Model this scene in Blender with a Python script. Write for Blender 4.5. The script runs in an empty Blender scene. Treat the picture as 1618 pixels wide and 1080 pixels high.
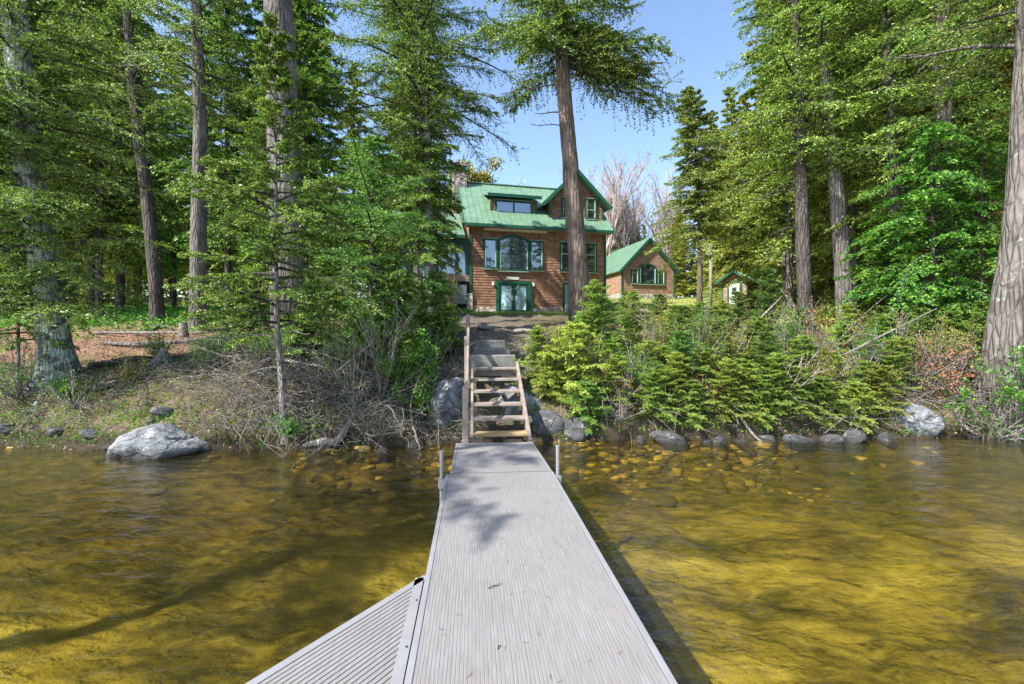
import bpy, math, random
import numpy as np
from mathutils import Vector, Matrix, noise as mnoise
R = math.radians
PI = math.pi
col = bpy.context.scene.collection
scn = bpy.context.scene

# ------------------------------------------------------------------ camera, sky, sun, exposure
cam_d = bpy.data.cameras.new('camera'); cam = bpy.data.objects.new('camera', cam_d); col.objects.link(cam)
EYE = 1.56
cam.location = (0, 0, EYE); cam.rotation_euler = (R(90), 0, 0)
cam_d.sensor_width = 36; cam_d.lens = 16.0; cam_d.shift_y = -10/1618
cam_d.clip_start = .05; cam_d.clip_end = 1500
scn.camera = cam

SUN = Vector((-.560, -.385, .735)).normalized()          # direction towards the sun
sun_el = math.asin(SUN.z)
world = bpy.data.worlds.new('World'); scn.world = world; world.use_nodes = True
wn = world.node_tree; bg = wn.nodes['Background']
sky = wn.nodes.new('ShaderNodeTexSky'); sky.sky_type = 'NISHITA'; sky.sun_disc = False
sky.sun_elevation = sun_el; sky.sun_rotation = math.atan2(SUN.x, SUN.y)
sky.air_density = 1.0; sky.dust_density = 1.0; sky.ozone_density = 2.0
wn.links.new(sky.outputs[0], bg.inputs['Color']); bg.inputs['Strength'].default_value = .128
sl = bpy.data.lights.new('sun', 'SUN'); sl.energy = 4.6; sl.angle = R(.5); sl.color = (1, .94, .84)
so = bpy.data.objects.new('sun', sl); col.objects.link(so); so.location = (-40, -20, 60)
so.rotation_euler = SUN.to_track_quat('Z', 'Y').to_euler()
scn.view_settings.view_transform = 'Standard'; scn.view_settings.look = 'None'
scn.view_settings.exposure = 1.42; scn.view_settings.gamma = 1.0
scn.render.engine = 'CYCLES'
scn.cycles.max_bounces = 10; scn.cycles.diffuse_bounces = 6; scn.cycles.transparent_max_bounces = 12

WL = -.36                                                # water level; the dock deck is z = 0

# ------------------------------------------------------------------ material helpers
class NT:
    def __init__(s, name):
        s.m = bpy.data.materials.new(name); s.m.use_nodes = True
        s.t = s.m.node_tree; s.t.nodes.clear()
        s.out = s.n('OutputMaterial')
    def n(s, ty, **kw):
        nd = s.t.nodes.new('ShaderNode' + ty)
        for k, v in kw.items():
            if k in nd.bl_rna.properties.keys(): setattr(nd, k, v)
            else: nd.inputs[k.replace('_', ' ')].default_value = v
        return nd
    def l(s, a, b): s.t.links.new(a, b)
    def coord(s, kind='Object', scale=(1, 1, 1), rot=(0, 0, 0)):
        tc = s.n('TexCoord'); mp = s.n('Mapping'); s.l(tc.outputs[kind], mp.inputs[0])
        mp.inputs['Scale'].default_value = scale; mp.inputs['Rotation'].default_value = rot
        return mp.outputs[0]
    def noise(s, vec, scale, detail=5, rough=.55, dist=0):
        nd = s.n('TexNoise'); s.l(vec, nd.inputs['Vector'])
        nd.inputs['Scale'].default_value = scale; nd.inputs['Detail'].default_value = detail
        nd.inputs['Roughness'].default_value = rough; nd.inputs['Distortion'].default_value = dist
        return nd.outputs['Fac']
    def ramp(s, fac, stops):
        nd = s.n('ValToRGB'); s.l(fac, nd.inputs[0]); cr = nd.color_ramp
        while len(cr.elements) < len(stops): cr.elements.new(.5)
        for e, (p, c) in zip(cr.elements, stops):
            e.position = p; e.color = tuple(c) + (1,) if not isinstance(c, float) else (c, c, c, 1)
        return nd.outputs[0]
    def mix(s, fac, a, b, mode='MIX'):
        nd = s.n('MixRGB'); nd.blend_type = mode
        for i, v in ((0, fac), (1, a), (2, b)):
            if isinstance(v, bpy.types.NodeSocket): s.l(v, nd.inputs[i])
            elif isinstance(v, (int, float)): nd.inputs[i].default_value = v if i == 0 else (v, v, v, 1)
            else: nd.inputs[i].default_value = tuple(v) + (1,)
        return nd.outputs[0]
    def math(s, op, a, b=None, clamp=False):
        nd = s.n('Math'); nd.operation = op; nd.use_clamp = clamp
        for i, v in enumerate((a, b)):
            if v is None: continue
            if isinstance(v, bpy.types.NodeSocket): s.l(v, nd.inputs[i])
            else: nd.inputs[i].default_value = v
        return nd.outputs[0]
    def bump(s, h, strength=.5, dist=.02):
        nd = s.n('Bump'); nd.inputs['Strength'].default_value = strength; nd.inputs['Distance'].default_value = dist
        s.l(h, nd.inputs['Height']); return nd.outputs[0]
    def pbr(s, colr, rough=.8, normal=None, metal=0, spec=.3):
        p = s.n('BsdfPrincipled')
        if isinstance(colr, bpy.types.NodeSocket): s.l(colr, p.inputs['Base Color'])
        else: p.inputs['Base Color'].default_value = tuple(colr) + (1,)
        if isinstance(rough, bpy.types.NodeSocket): s.l(rough, p.inputs['Roughness'])
        else: p.inputs['Roughness'].default_value = rough
        p.inputs['Metallic'].default_value = metal; p.inputs['Specular IOR Level'].default_value = spec
        if normal is not None: s.l(normal, p.inputs['Normal'])
        s.l(p.outputs[0], s.out.inputs[0]); return p

def leaf_mat(name, dark, mid, light, trans=.35, rough=.5):
    s = NT(name)
    at = s.n('Attribute'); at.attribute_name = 'tint'
    v = s.coord('Object')
    nz = s.noise(v, .9, 3)
    f = s.math('ADD', s.math('MULTIPLY', at.outputs['Fac'], .65), s.math('MULTIPLY', nz, .45))
    c = s.ramp(f, [(.2, dark), (.52, mid), (.82, light)])
    oi = s.n('ObjectInfo')
    c = s.mix(1.0, c, oi.outputs['Color'], 'MULTIPLY')
    hs = s.n('HueSaturation'); s.l(c, hs.inputs['Color'])
    s.l(s.math('ADD', .485, s.math('MULTIPLY', oi.outputs['Random'], .03)), hs.inputs['Hue'])
    s.l(s.math('ADD', .85, s.math('MULTIPLY', oi.outputs['Random'], .3)), hs.inputs['Value'])
    c = hs.outputs[0]
    d = s.n('BsdfPrincipled'); s.l(c, d.inputs['Base Color']); d.inputs['Roughness'].default_value = rough
    d.inputs['Specular IOR Level'].default_value = .45
    t = s.n('BsdfTranslucent'); s.l(s.mix(1, c, (.9, 1.1, .5), 'MULTIPLY'), t.inputs['Color'])
    mx = s.n('MixShader'); mx.inputs[0].default_value = trans
    s.l(d.outputs[0], mx.inputs[1]); s.l(t.outputs[0], mx.inputs[2]); s.l(mx.outputs[0], s.out.inputs[0])
    return s.m

def bark_mat(name, base, light, dark, lichen=None, vs=1.0, lamt=.62):
    s = NT(name)
    v = s.coord('Object', (1, 1, .16))
    v2 = s.coord('Object')
    ridg = s.n('TexVoronoi'); s.l(v, ridg.inputs['Vector']); ridg.feature = 'DISTANCE_TO_EDGE'; ridg.inputs['Scale'].default_value = 17*vs
    ed = s.ramp(ridg.outputs[0], [(0, 0.), (.12, .55), (.4, 1.)])
    fine = s.noise(v, 55*vs, 6, .7); big = s.noise(v2, 1.3, 4)
    c = s.ramp(fine, [(.3, dark), (.5, base), (.72, light)])
    c = s.mix(s.math('MULTIPLY', s.math('SUBTRACT', 1, ed), .88), c, dark)
    c = s.mix(s.ramp(big, [(.35, 0.), (.7, .5)]), c, light)
    if lichen:
        ln = s.noise(v2, 5.5, 8, .75)
        c = s.mix(s.ramp(ln, [(lamt-.07, 0.), (lamt, .85)]), c, lichen)
    oi = s.n('ObjectInfo'); c = s.mix(1, c, oi.outputs['Color'], 'MULTIPLY')
    h = s.math('ADD', s.math('MULTIPLY', ed, .8), s.math('MULTIPLY', fine, .5))
    s.pbr(c, .9, s.bump(h, 1.0, .05))
    return s.m

M = {}
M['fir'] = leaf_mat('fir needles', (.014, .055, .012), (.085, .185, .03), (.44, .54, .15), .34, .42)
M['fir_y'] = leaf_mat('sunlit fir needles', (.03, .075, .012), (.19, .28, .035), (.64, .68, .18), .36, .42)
M['hem'] = leaf_mat('hemlock needles', (.012, .035, .010), (.075, .135, .022), (.42, .47, .13), .32, .45)
M['olive'] = leaf_mat('olive spruce needles', (.025, .045, .010), (.16, .20, .035), (.52, .54, .17), .34, .42)
M['cedar'] = leaf_mat('cedar sprays', (.01, .05, .008), (.05, .18, .016), (.28, .5, .07), .4)
M['leafg'] = leaf_mat('green leaves', (.03, .12, .01), (.08, .24, .02), (.2, .4, .05), .45)
M['leafy'] = leaf_mat('spring leaves', (.12, .11, .02), (.26, .24, .05), (.42, .38, .12), .45)
M['leafr'] = leaf_mat('red leaves', (.18, .03, .02), (.4, .1, .05), (.5, .22, .1), .4)
M['grassm'] = leaf_mat('grass blades', (.05, .09, .015), (.17, .22, .05), (.36, .37, .12), .3, .7)
M['bark'] = bark_mat('grey bark', (.13, .115, .105), (.27, .25, .235), (.03, .025, .022), (.30, .33, .30), .65, .66)
M['barkd'] = bark_mat('dark bark', (.07, .06, .055), (.15, .135, .125), (.02, .016, .014), (.2, .21, .2), .65, .72)
M['barkp'] = bark_mat('pine bark', (.13, .095, .075), (.26, .215, .18), (.03, .022, .018), (.30, .30, .27), .5, .72)
M['barkl'] = bark_mat('lichen bark', (.13, .13, .125), (.28, .29, .28), (.03, .03, .027), (.42, .5, .44), .8, .54)
M['barks'] = bark_mat('smooth young bark', (.27, .25, .23), (.42, .40, .38), (.1, .09, .08), (.5, .52, .48), 2, .6)
M['deadw'] = bark_mat('dead grey wood', (.34, .31, .28), (.55, .52, .48), (.14, .12, .10), None, 1.5)
M['twig'] = bark_mat('brown twigs', (.17, .13, .10), (.3, .25, .21), (.05, .04, .03), None, 1.5)
M['birch'] = bark_mat('pale bare branches', (.46, .38, .36), (.62, .53, .50), (.25, .2, .19), None, .6)

def rock_mat(name, a, b, c, moss=None):
    s = NT(name); v = s.coord('Object')
    n1 = s.noise(v, 3.2, 8, .65, .4); n2 = s.noise(v, 28, 8, .7)
    cc = s.ramp(n1, [(.32, a), (.5, b), (.68, c)])
    cc = s.mix(s.ramp(n2, [(.38, .65), (.58, 0.)]), cc, a)
    cc = s.mix(s.ramp(s.noise(v, 9, 6, .7), [(.6, 0.), (.66, .7)]), cc, (.55, .58, .56))
    wv = s.n('MixRGB'); wv.inputs[0].default_value = .22; s.l(s.coord('Object', (.5, 1, 1.6), (.3, .5, .2)), wv.inputs[1]); wn_ = s.n('TexNoise'); wn_.inputs['Scale'].default_value = 2.5; s.l(v, wn_.inputs['Vector']); s.l(wn_.outputs['Color'], wv.inputs[2]); cr = s.n('TexVoronoi'); s.l(wv.outputs[0], cr.inputs['Vector']); cr.feature = 'DISTANCE_TO_EDGE'; cr.inputs['Scale'].default_value = 1.6; ck = s.ramp(s.math('ADD', cr.outputs[0], s.math('MULTIPLY', n1, .05)), [(.03, 0.), (.05, 1.)])
    cc = s.mix(s.math('MULTIPLY', s.math('SUBTRACT', 1, ck), .45), cc, (.03, .03, .03))
    ge = s.n('NewGeometry'); sp = s.n('SeparateXYZ'); s.l(ge.outputs['Position'], sp.inputs[0]); mr = s.n('MapRange'); s.l(s.math('ADD', sp.outputs[2], s.math('MULTIPLY', n2, .08)), mr.inputs[0]); mr.inputs[1].default_value = WL+.16; mr.inputs[2].default_value = WL+.06
    cc = s.mix(s.math('MULTIPLY', mr.outputs[0], .8), cc, (.02, .02, .018))
    if moss: cc = s.mix(s.ramp(s.noise(v, 4, 5), [(.55, 0.), (.65, .8)]), cc, moss)
    s.pbr(cc, .85, s.bump(s.math('ADD', s.math('ADD', n1, s.math('MULTIPLY', ck, .25)), s.math('MULTIPLY', n2, .5)), .9, .07)); return s.m
M['rock'] = rock_mat('lichen granite', (.07, .075, .085), (.20, .22, .24), (.42, .45, .47))
M['rockd'] = rock_mat('wet shore stone', (.04, .04, .042), (.10, .10, .11), (.22, .23, .24))
M['stone'] = rock_mat('flat stone', (.12, .11, .10), (.25, .23, .21), (.36, .34, .32))
def plain(name, c, rough=.6, var=.25, sc=4, metal=0, spec=.3, bmp=.15):
    s = NT(name); v = s.coord('Object'); n = s.noise(v, sc, 6, .6)
    d = tuple(x*(1-var) for x in c); e = tuple(min(1, x*(1+var)) for x in c)
    s.pbr(s.ramp(n, [(.3, d), (.7, e)]), rough, s.bump(s.noise(v, sc*12, 4), bmp, .01), metal, spec); return s.m
M['trim'] = plain('green painted trim', (.012, .085, .052), .45, .2)
M['trimd'] = plain('dark green frame', (.009, .06, .042), .4, .15)
M['green_light'] = plain('pale green edge', (.30, .42, .34), .5, .1)
M['white'] = plain('white paint', (.55, .54, .52), .5, .08)
M['cream'] = plain('cream awning case', (.48, .38, .33), .5, .15)
M['black'] = plain('black and painted shade', (.02, .02, .022), .9, .2)
M['alu'] = plain('grey aluminium', (.28, .28, .30), .4, .1, 6, .3)
M['galv'] = plain('dull metal pipe', (.24, .24, .24), .45, .1, 8, .2)
M['lattice'] = plain('grey panel', (.12, .16, .19), .7, .2)
M['flue'] = plain('teal flue', (.03, .16, .17), .5, .1)

s = NT('metal roof green'); v = s.coord('Object')
c = s.ramp(s.noise(v, 1.5, 5), [(.3, (.11, .20, .13)), (.7, (.17, .285, .195))])
s.pbr(c, .38, s.bump(s.noise(v, 3, 2), .1, .01), .15, .5); M['roof'] = s.m

def siding_mat(name, a, b, c):
    s = NT(name); tc = s.n('TexCoord')
    sep = s.n('SeparateXYZ'); s.l(tc.outputs['Object'], sep.inputs[0])
    cmb = s.n('CombineXYZ'); s.l(s.math('ADD', sep.outputs[0], sep.outputs[1]), cmb.inputs[0]); s.l(sep.outputs[2], cmb.inputs[1])
    br = s.n('TexBrick'); s.l(cmb.outputs[0], br.inputs['Vector'])
    br.inputs['Scale'].default_value = 1; br.inputs['Mortar Size'].default_value = .006
    br.inputs['Brick Width'].default_value = .27; br.inputs['Row Height'].default_value = .2; br.offset = .37
    br.inputs['Color1'].default_value = (0, 0, 0, 1); br.inputs['Color2'].default_value = (1, 1, 1, 1); br.inputs['Mortar'].default_value = (.1, .1, .1, 1)
    n = s.noise(tc.outputs['Object'], 5, 6, .7)
    f = s.math('ADD', s.math('MULTIPLY', br.outputs['Color'], .32), s.math('MULTIPLY', n, .75))
    cc = s.ramp(f, [(.2, a), (.5, b), (.9, c)])
    cc = s.mix(s.math('MULTIPLY', br.outputs['Fac'], .45), cc, (.05, .03, .02))
    s.pbr(cc, .75, s.bump(s.noise(tc.outputs['Object'], 30, 5), .3, .01)); return s.m
M['siding'] = siding_mat('brown shingle siding', (.10, .05, .031), (.215, .115, .072), (.40, .235, .145))
M['siding2'] = siding_mat('brown cabin siding', (.14, .08, .055), (.26, .16, .11), (.42, .28, .20))

def masonry(name, cols, mort, scale):
    s = NT(name); v = s.coord('Object', (1, 1, 1.6))
    vo = s.n('TexVoronoi'); s.l(v, vo.inputs['Vector']); vo.inputs['Scale'].default_value = scale
    ve = s.n('TexVoronoi'); s.l(v, ve.inputs['Vector']); ve.inputs['Scale'].default_value = scale; ve.feature = 'DISTANCE_TO_EDGE'
    c = s.ramp(vo.outputs['Color'], [(.1, cols[0]), (.5, cols[1]), (.9, cols[2])])
    e = s.ramp(ve.outputs[0], [(.02, 0.), (.1, 1.)])
    s.pbr(s.mix(e, mort, c), .9, s.bump(e, .8, .05)); return s.m
M['stonework'] = masonry('fieldstone masonry', [(.14, .12, .11), (.30, .26, .23), (.5, .46, .42)], (.06, .055, .05), 3.2)
M['stonepale'] = masonry('pale stone footing', [(.28, .25, .24), (.42, .38, .36), (.58, .54, .5)], (.16, .14, .13), 2.4)

# window glass: a strong clear reflection over a dark room
s = NT('window glass')
g = s.n('BsdfGlossy'); g.inputs['Roughness'].default_value = .02; g.inputs['Color'].default_value = (.8, .9, 1, 1)
nb = s.bump(s.noise(s.coord('Object'), 1.2, 2), .25, .02); s.l(nb, g.inputs['Normal'])
d = s.n('BsdfPrincipled'); d.inputs['Base Color'].default_value = (.012, .02, .035, 1); d.inputs['Roughness'].default_value = .3
mx = s.n('MixShader'); mx.inputs[0].default_value = .26
s.l(d.outputs[0], mx.inputs[1]); s.l(g.outputs[0], mx.inputs[2]); s.l(mx.outputs[0], s.out.inputs[0]); M['glass'] = s.m
s = NT('door glass')
g = s.n('BsdfGlossy'); g.inputs['Roughness'].default_value = .03; g.inputs['Color'].default_value = (.8, .92, 1, 1)
nb = s.bump(s.noise(s.coord('Object'), 1.5, 2), .3, .02); s.l(nb, g.inputs['Normal'])
d = s.n('BsdfPrincipled'); d.inputs['Base Color'].default_value = (.30, .46, .58, 1); d.inputs['Roughness'].default_value = .4
mx = s.n('MixShader'); mx.inputs[0].default_value = .5
s.l(d.outputs[0], mx.inputs[1]); s.l(g.outputs[0], mx.inputs[2]); s.l(mx.outputs[0], s.out.inputs[0]); M['doorglass'] = s.m

def wood_mat(name, a, b, c):
    s = NT(name); v = s.coord('Object', (1.2, 22, 22)); n = s.noise(v, 3, 6, .65, .3)
    v2 = s.coord('Object'); n2 = s.noise(v2, 6, 5)
    cc = s.mix(.5, s.ramp(n, [(.3, a), (.5, b), (.72, c)]), s.ramp(n2, [(.3, a), (.7, c)]))
    s.pbr(cc, .8, s.bump(n, .5, .01)); return s.m
M['wood'] = wood_mat('weathered wood', (.11, .09, .08), (.21, .175, .15), (.34, .29, .25))
M['woodnew'] = wood_mat('new yellow wood', (.22, .15, .06), (.34, .24, .11), (.44, .33, .18))
M['woodgrey'] = wood_mat('grey timber', (.09, .09, .08), (.17, .17, .155), (.26, .26, .24))

s = NT('dock decking'); v = s.coord('Object')
c = s.ramp(s.noise(v, 1.1, 6, .6), [(.3, (.145, .138, .137)), (.7, (.18, .172, .172))])
c = s.mix(s.ramp(s.noise(v, 9, 8, .75), [(.52, 0.), (.75, .30)]), c, (.15, .145, .145))
c = s.mix(s.ramp(s.noise(s.coord('Object', (26, 1.2, 1)), 4, 4, .6), [(.35, 0.), (.7, .3)]), c, (.34, .34, .36))
sp = s.noise(v, 75, 2, .5); c = s.mix(s.ramp(sp, [(.73, 0.), (.77, .6)]), c, (.09, .08, .07))
s.pbr(c, .62, s.bump(s.noise(v, 60, 4), .15, .004), 0, .35); M['deck'] = s.m

# ground: needles, soil, moss, lawn and lake bed, by where they lie
s = NT('shore ground'); tc = s.n('TexCoord'); v = tc.outputs['Object']
sep = s.n('SeparateXYZ'); s.l(v, sep.inputs[0]); X, Y, Z = sep.outputs
n1 = s.noise(v, .55, 6, .6); n2 = s.noise(v, 4.5, 8, .7); n3 = s.noise(v, 38, 5, .7)
soil = s.ramp(n3, [(.3, (.05, .038, .03)), (.5, (.14, .105, .08)), (.72, (.30, .24, .19))])
needle = s.ramp(n3, [(.3, (.10, .055, .037)), (.55, (.27, .155, .11)), (.75, (.45, .31, .24))])
moss = s.ramp(n3, [(.3, (.04, .055, .012)), (.7, (.16, .17, .04))])
lawn = s.ramp(s.noise(v, 9, 8, .8), [(.3, (.14, .17, .04)), (.5, (.28, .30, .09)), (.7, (.42, .42, .17))])
under = s.ramp(n2, [(.3, (.09, .10, .025)), (.7, (.26, .26, .07))])
c = s.mix(s.ramp(n2, [(.45, 0.), (.56, .85)]), soil, moss)
c = s.mix(s.ramp(s.noise(v, 1.7, 6, .7), [(.48, 0.), (.62, .7)]), c, s.ramp(n3, [(.35, (.035, .025, .018)), (.7, (.14, .085, .055))]))
def band(sock, a, b, inv=False):        # smooth step of a coordinate from a to b
    mr = s.n('MapRange'); s.l(sock, mr.inputs[0]); mr.inputs[1].default_value = a; mr.inputs[2].default_value = b
    mr.interpolation_type = 'SMOOTHSTEP'
    return s.math('SUBTRACT', 1, mr.outputs[0]) if inv else mr.outputs[0]
yw = s.math('ADD', Y, s.math('MULTIPLY', s.math('SUBTRACT', n1, .5), 6))
left = band(X, -2.0, -3.6)
left = s.math('SUBTRACT', 1, band(X, -3.8, -2.2))
nd_f = s.math('MULTIPLY', s.math('MULTIPLY', band(yw, 10.6, 11.6), left), s.ramp(n2, [(.35, 1.), (.72, .3)]))
c = s.mix(nd_f, c, needle)
c = s.mix(s.math('MULTIPLY', band(yw, 18, 26), .8), c, under)
lawnf = s.math('MULTIPLY', band(yw, 20.5, 24), band(s.math('ADD', X, s.math('MULTIPLY', n1, 3)), -9, -7))
lawnf = s.math('MULTIPLY', lawnf, band(s.math('SUBTRACT', X, s.math('MULTIPLY', Y, .42)), 1.5, 5, True))
c = s.mix(lawnf, c, lawn)
pathf = s.math('MULTIPLY', band(s.math('ABSOLUTE', s.math('ADD', s.math('ADD', X, .6), s.math('MULTIPLY', n1, .8))), 1.0, 2.0, True), band(Y, 20, 23, True))
c = s.mix(s.math('MULTIPLY', pathf, .8), c, s.ramp(n3, [(.3, (.05, .042, .036)), (.7, (.19, .16, .135))]))
wet = band(Z, WL+.12, WL+.42, True)
c = s.mix(s.math('MULTIPLY', wet, .75), c, (.022, .018, .014))
# lake bed
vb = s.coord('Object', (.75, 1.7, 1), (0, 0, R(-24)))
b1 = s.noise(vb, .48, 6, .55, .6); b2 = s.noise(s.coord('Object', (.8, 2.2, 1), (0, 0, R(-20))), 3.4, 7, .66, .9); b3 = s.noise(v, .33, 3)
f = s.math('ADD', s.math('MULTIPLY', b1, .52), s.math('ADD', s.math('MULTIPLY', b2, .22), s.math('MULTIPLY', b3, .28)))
bed = s.ramp(f, [(.41, (.02, .018, .010)), (.46, (.08, .068, .02)), (.52, (.23, .19, .052)), (.61, (.46, .39, .125))])  # sand and weed tones; dark patches also paint in tree shadows
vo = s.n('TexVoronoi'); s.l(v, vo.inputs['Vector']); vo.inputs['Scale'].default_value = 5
shadef = band(Z, -1.28, -.92)      # brown shallow bed with the bank's shade and reflection painted in
bed = s.mix(s.math('MULTIPLY', shadef, .85), bed, s.ramp(b2, [(.4, (.02, .017, .008)), (.62, (.13, .09, .025))]))
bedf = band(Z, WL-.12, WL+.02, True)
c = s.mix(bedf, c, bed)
hgt = s.math('ADD', n3, s.math('MULTIPLY', n2, 1.2))
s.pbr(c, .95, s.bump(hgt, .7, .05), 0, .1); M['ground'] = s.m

# water: clear surface, mirror by Fresnel over the bed
s = NT('lake water'); v1 = s.coord('Object', (1, 2.1, 1), (0, 0, R(12)))
w1 = s.noise(v1, 3.2, 4, .55, .6); w2 = s.noise(s.coord('Object', (1, 2.6, 1), (0, 0, R(-14))), 11, 3, .5, .3); w0 = s.noise(v1, .8, 2)
h = s.math('ADD', s.math('ADD', s.math('MULTIPLY', w1, 1.0), s.math('MULTIPLY', w2, .16)), s.math('MULTIPLY', w0, 1.6))
nb = s.bump(h, .36, .07)
fr = s.n('Fresnel'); fr.inputs['IOR'].default_value = 1.33; s.l(nb, fr.inputs['Normal'])
gl = s.n('BsdfGlossy'); gl.inputs['Roughness'].default_value = .04; s.l(nb, gl.inputs['Normal'])
tr = s.n('BsdfTransparent'); tr.inputs['Color'].default_value = (.92, .865, .53, 1)
df = s.n('BsdfDiffuse'); df.inputs['Color'].default_value = (.17, .15, .04, 1)   # suspended silt
mt = s.n('MixShader'); mt.inputs[0].default_value = .06; s.l(tr.outputs[0], mt.inputs[1]); s.l(df.outputs[0], mt.inputs[2]); tr = mt
mx = s.n('MixShader'); s.l(s.math('MINIMUM', s.math('MULTIPLY', fr.outputs[0], 1.7), 1), mx.inputs[0])
s.l(tr.outputs[0], mx.inputs[1]); s.l(gl.outputs[0], mx.inputs[2]); s.l(mx.outputs[0], s.out.inputs[0]); M['water'] = s.m
s = NT('bed stones'); oi = s.n('Attribute'); oi.attribute_name = 'tint'
c = s.ramp(oi.outputs['Fac'], [(0, (.03, .025, .012)), (.5, (.10, .075, .025)), (1, (.46, .33, .09))])
n = s.noise(s.coord('Object'), 14, 6, .7)
s.pbr(s.mix(s.ramp(n, [(.35, .6), (.6, 0.)]), c, (.06, .045, .02)), .8, s.bump(n, .5, .02)); M['bedstone'] = s.m
s = NT('litter'); oi = s.n('Attribute'); oi.attribute_name = 'tint'
s.pbr(s.ramp(oi.outputs['Fac'], [(0, (.06, .035, .02)), (.4, (.2, .13, .085)), (.8, (.38, .25, .17)), (1, (.5, .42, .32))]), .8); M['litter'] = s.m

# ------------------------------------------------------------------ mesh and object helpers
def tag(o, label=None, cat=None, group=None, kind=None):
    if label: o['label'] = label
    if cat: o['category'] = cat
    if group: o['group'] = group
    if kind: o['kind'] = kind
    return o
def empty(name, loc=(0, 0, 0), rz=0, **kw):
    o = bpy.data.objects.new(name, None); col.objects.link(o); o.location = loc; o.rotation_euler = (0, 0, rz)
    o.empty_display_size = .2
    return tag(o, **kw)
def link(name, me, mat, parent=None):
    if mat is not None: me.materials.append(mat)
    o = bpy.data.objects.new(name, me); col.objects.link(o)
    if parent is not None: o.parent = parent
    return o
def quads_mesh(name, V, tint=None, n=4):
    """V: (N,n,3) array of loose n-gons"""
    me = bpy.data.meshes.new(name); N = len(V)
    me.vertices.add(N*n); me.vertices.foreach_set('co', np.ascontiguousarray(V, dtype=np.float32).ravel())
    me.loops.add(N*n); me.loops.foreach_set('vertex_index', np.arange(N*n, dtype=np.int32))
    me.polygons.add(N); me.polygons.foreach_set('loop_start', np.arange(0, N*n, n, dtype=np.int32))
    me.update(calc_edges=True)
    if tint is not None:
        a = me.attributes.new('tint', 'FLOAT', 'FACE'); a.data.foreach_set('value', tint.astype(np.float32))
    return me
def mesh_np(name, V, F, smooth=False, tint=None):
    me = bpy.data.meshes.new(name); V = np.asarray(V, dtype=np.float32); F = np.asarray(F, dtype=np.int32); n = F.shape[1]
    me.vertices.add(len(V)); me.vertices.foreach_set('co', V.ravel())
    me.loops.add(F.size); me.loops.foreach_set('vertex_index', F.ravel())
    me.polygons.add(len(F)); me.polygons.foreach_set('loop_start', np.arange(0, F.size, n, dtype=np.int32))
    if smooth: me.polygons.foreach_set('use_smooth', np.ones(len(F), dtype=bool))
    me.update(calc_edges=True)
    if tint is not None:
        a = me.attributes.new('tint', 'FLOAT', 'FACE'); a.data.foreach_set('value', tint.astype(np.float32))
    return me
class MB:
    def __init__(s): s.v = []; s.f = []
    def add(s, vs, fs):
        b = len(s.v); s.v += [tuple(p) for p in vs]; s.f += [tuple(b+i for i in f) for f in fs]
    def box(s, x0, x1, y0, y1, z0, z1):
        s.add([(x0,y0,z0),(x1,y0,z0),(x1,y1,z0),(x0,y1,z0),(x0,y0,z1),(x1,y0,z1),(x1,y1,z1),(x0,y1,z1)],
              [(3,2,1,0),(4,5,6,7),(0,1,5,4),(1,2,6,5),(2,3,7,6),(3,0,4,7)]); return s
    def slab(s, pts, off):                    # polygon pts extruded by vector off
        n = len(pts); o = Vector(off)
        s.add([Vector(p) for p in pts] + [Vector(p)+o for p in pts],
              [tuple(range(n))[::-1], tuple(range(n, 2*n))] + [(i, (i+1) % n, n+(i+1) % n, n+i) for i in range(n)]); return s
    def beam(s, a, b, w, h, up=(0, 0, 1)):    # rectangular bar from a to b
        a = Vector(a); b = Vector(b); d = (b-a).normalized(); u = Vector(up)
        r = d.cross(u).normalized(); u = r.cross(d).normalized()
        p = [r*w/2+u*h/2, -r*w/2+u*h/2, -r*w/2-u*h/2, r*w/2-u*h/2]
        s.add([a+q for q in p] + [b+q for q in p], [(0,1,2,3),(7,6,5,4),(0,4,5,1),(1,5,6,2),(2,6,7,3),(3,7,4,0)]); return s
    def tube(s, pts, rad, n=6):
        V, F = tube_np(np.array([tuple(p) for p in pts], dtype=float), np.array(rad if hasattr(rad, '__len__') else [rad]*len(pts), dtype=float), n)
        s.add(V.tolist(), F.tolist()); s.f.append(tuple(range(len(s.v)-n, len(s.v)))); s.f.append(tuple(range(len(s.v)-len(V), len(s.v)-len(V)+n))[::-1]); return s
    def build(s, name, mat, parent=None, bevel=0, smooth=False):
        me = bpy.data.meshes.new(name); me.from_pydata(s.v, [], s.f); me.update()
        if smooth: me.polygons.foreach_set('use_smooth', [True]*len(me.polygons))
        o = link(name, me, mat, parent)
        if bevel:
            b = o.modifiers.new('bevel', 'BEVEL'); b.width = bevel; b.segments = 2; b.limit_method = 'ANGLE'
        return o
def tube_np(P, rad, n=6):
    P = np.asarray(P, float); m = len(P)
    T = np.gradient(P, axis=0); T /= np.linalg.norm(T, axis=1)[:, None]+1e-9
    up = np.array([0, 0, 1.]) if abs(T[0, 2]) < .9 else np.array([1., 0, 0])
    A = np.cross(T, up); A /= np.linalg.norm(A, axis=1)[:, None]+1e-9
    B = np.cross(T, A)
    th = np.arange(n)*2*PI/n
    V = P[:, None, :] + rad[:, None, None]*(np.cos(th)[None, :, None]*A[:, None, :]+np.sin(th)[None, :, None]*B[:, None, :])
    i = np.arange(m-1)[:, None]*n; j = np.arange(n)[None, :]; jn = (j+1) % n
    F = np.stack([i+j, i+jn, i+n+jn, i+n+j], -1).reshape(-1, 4)
    return V.reshape(-1, 3), F
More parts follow.
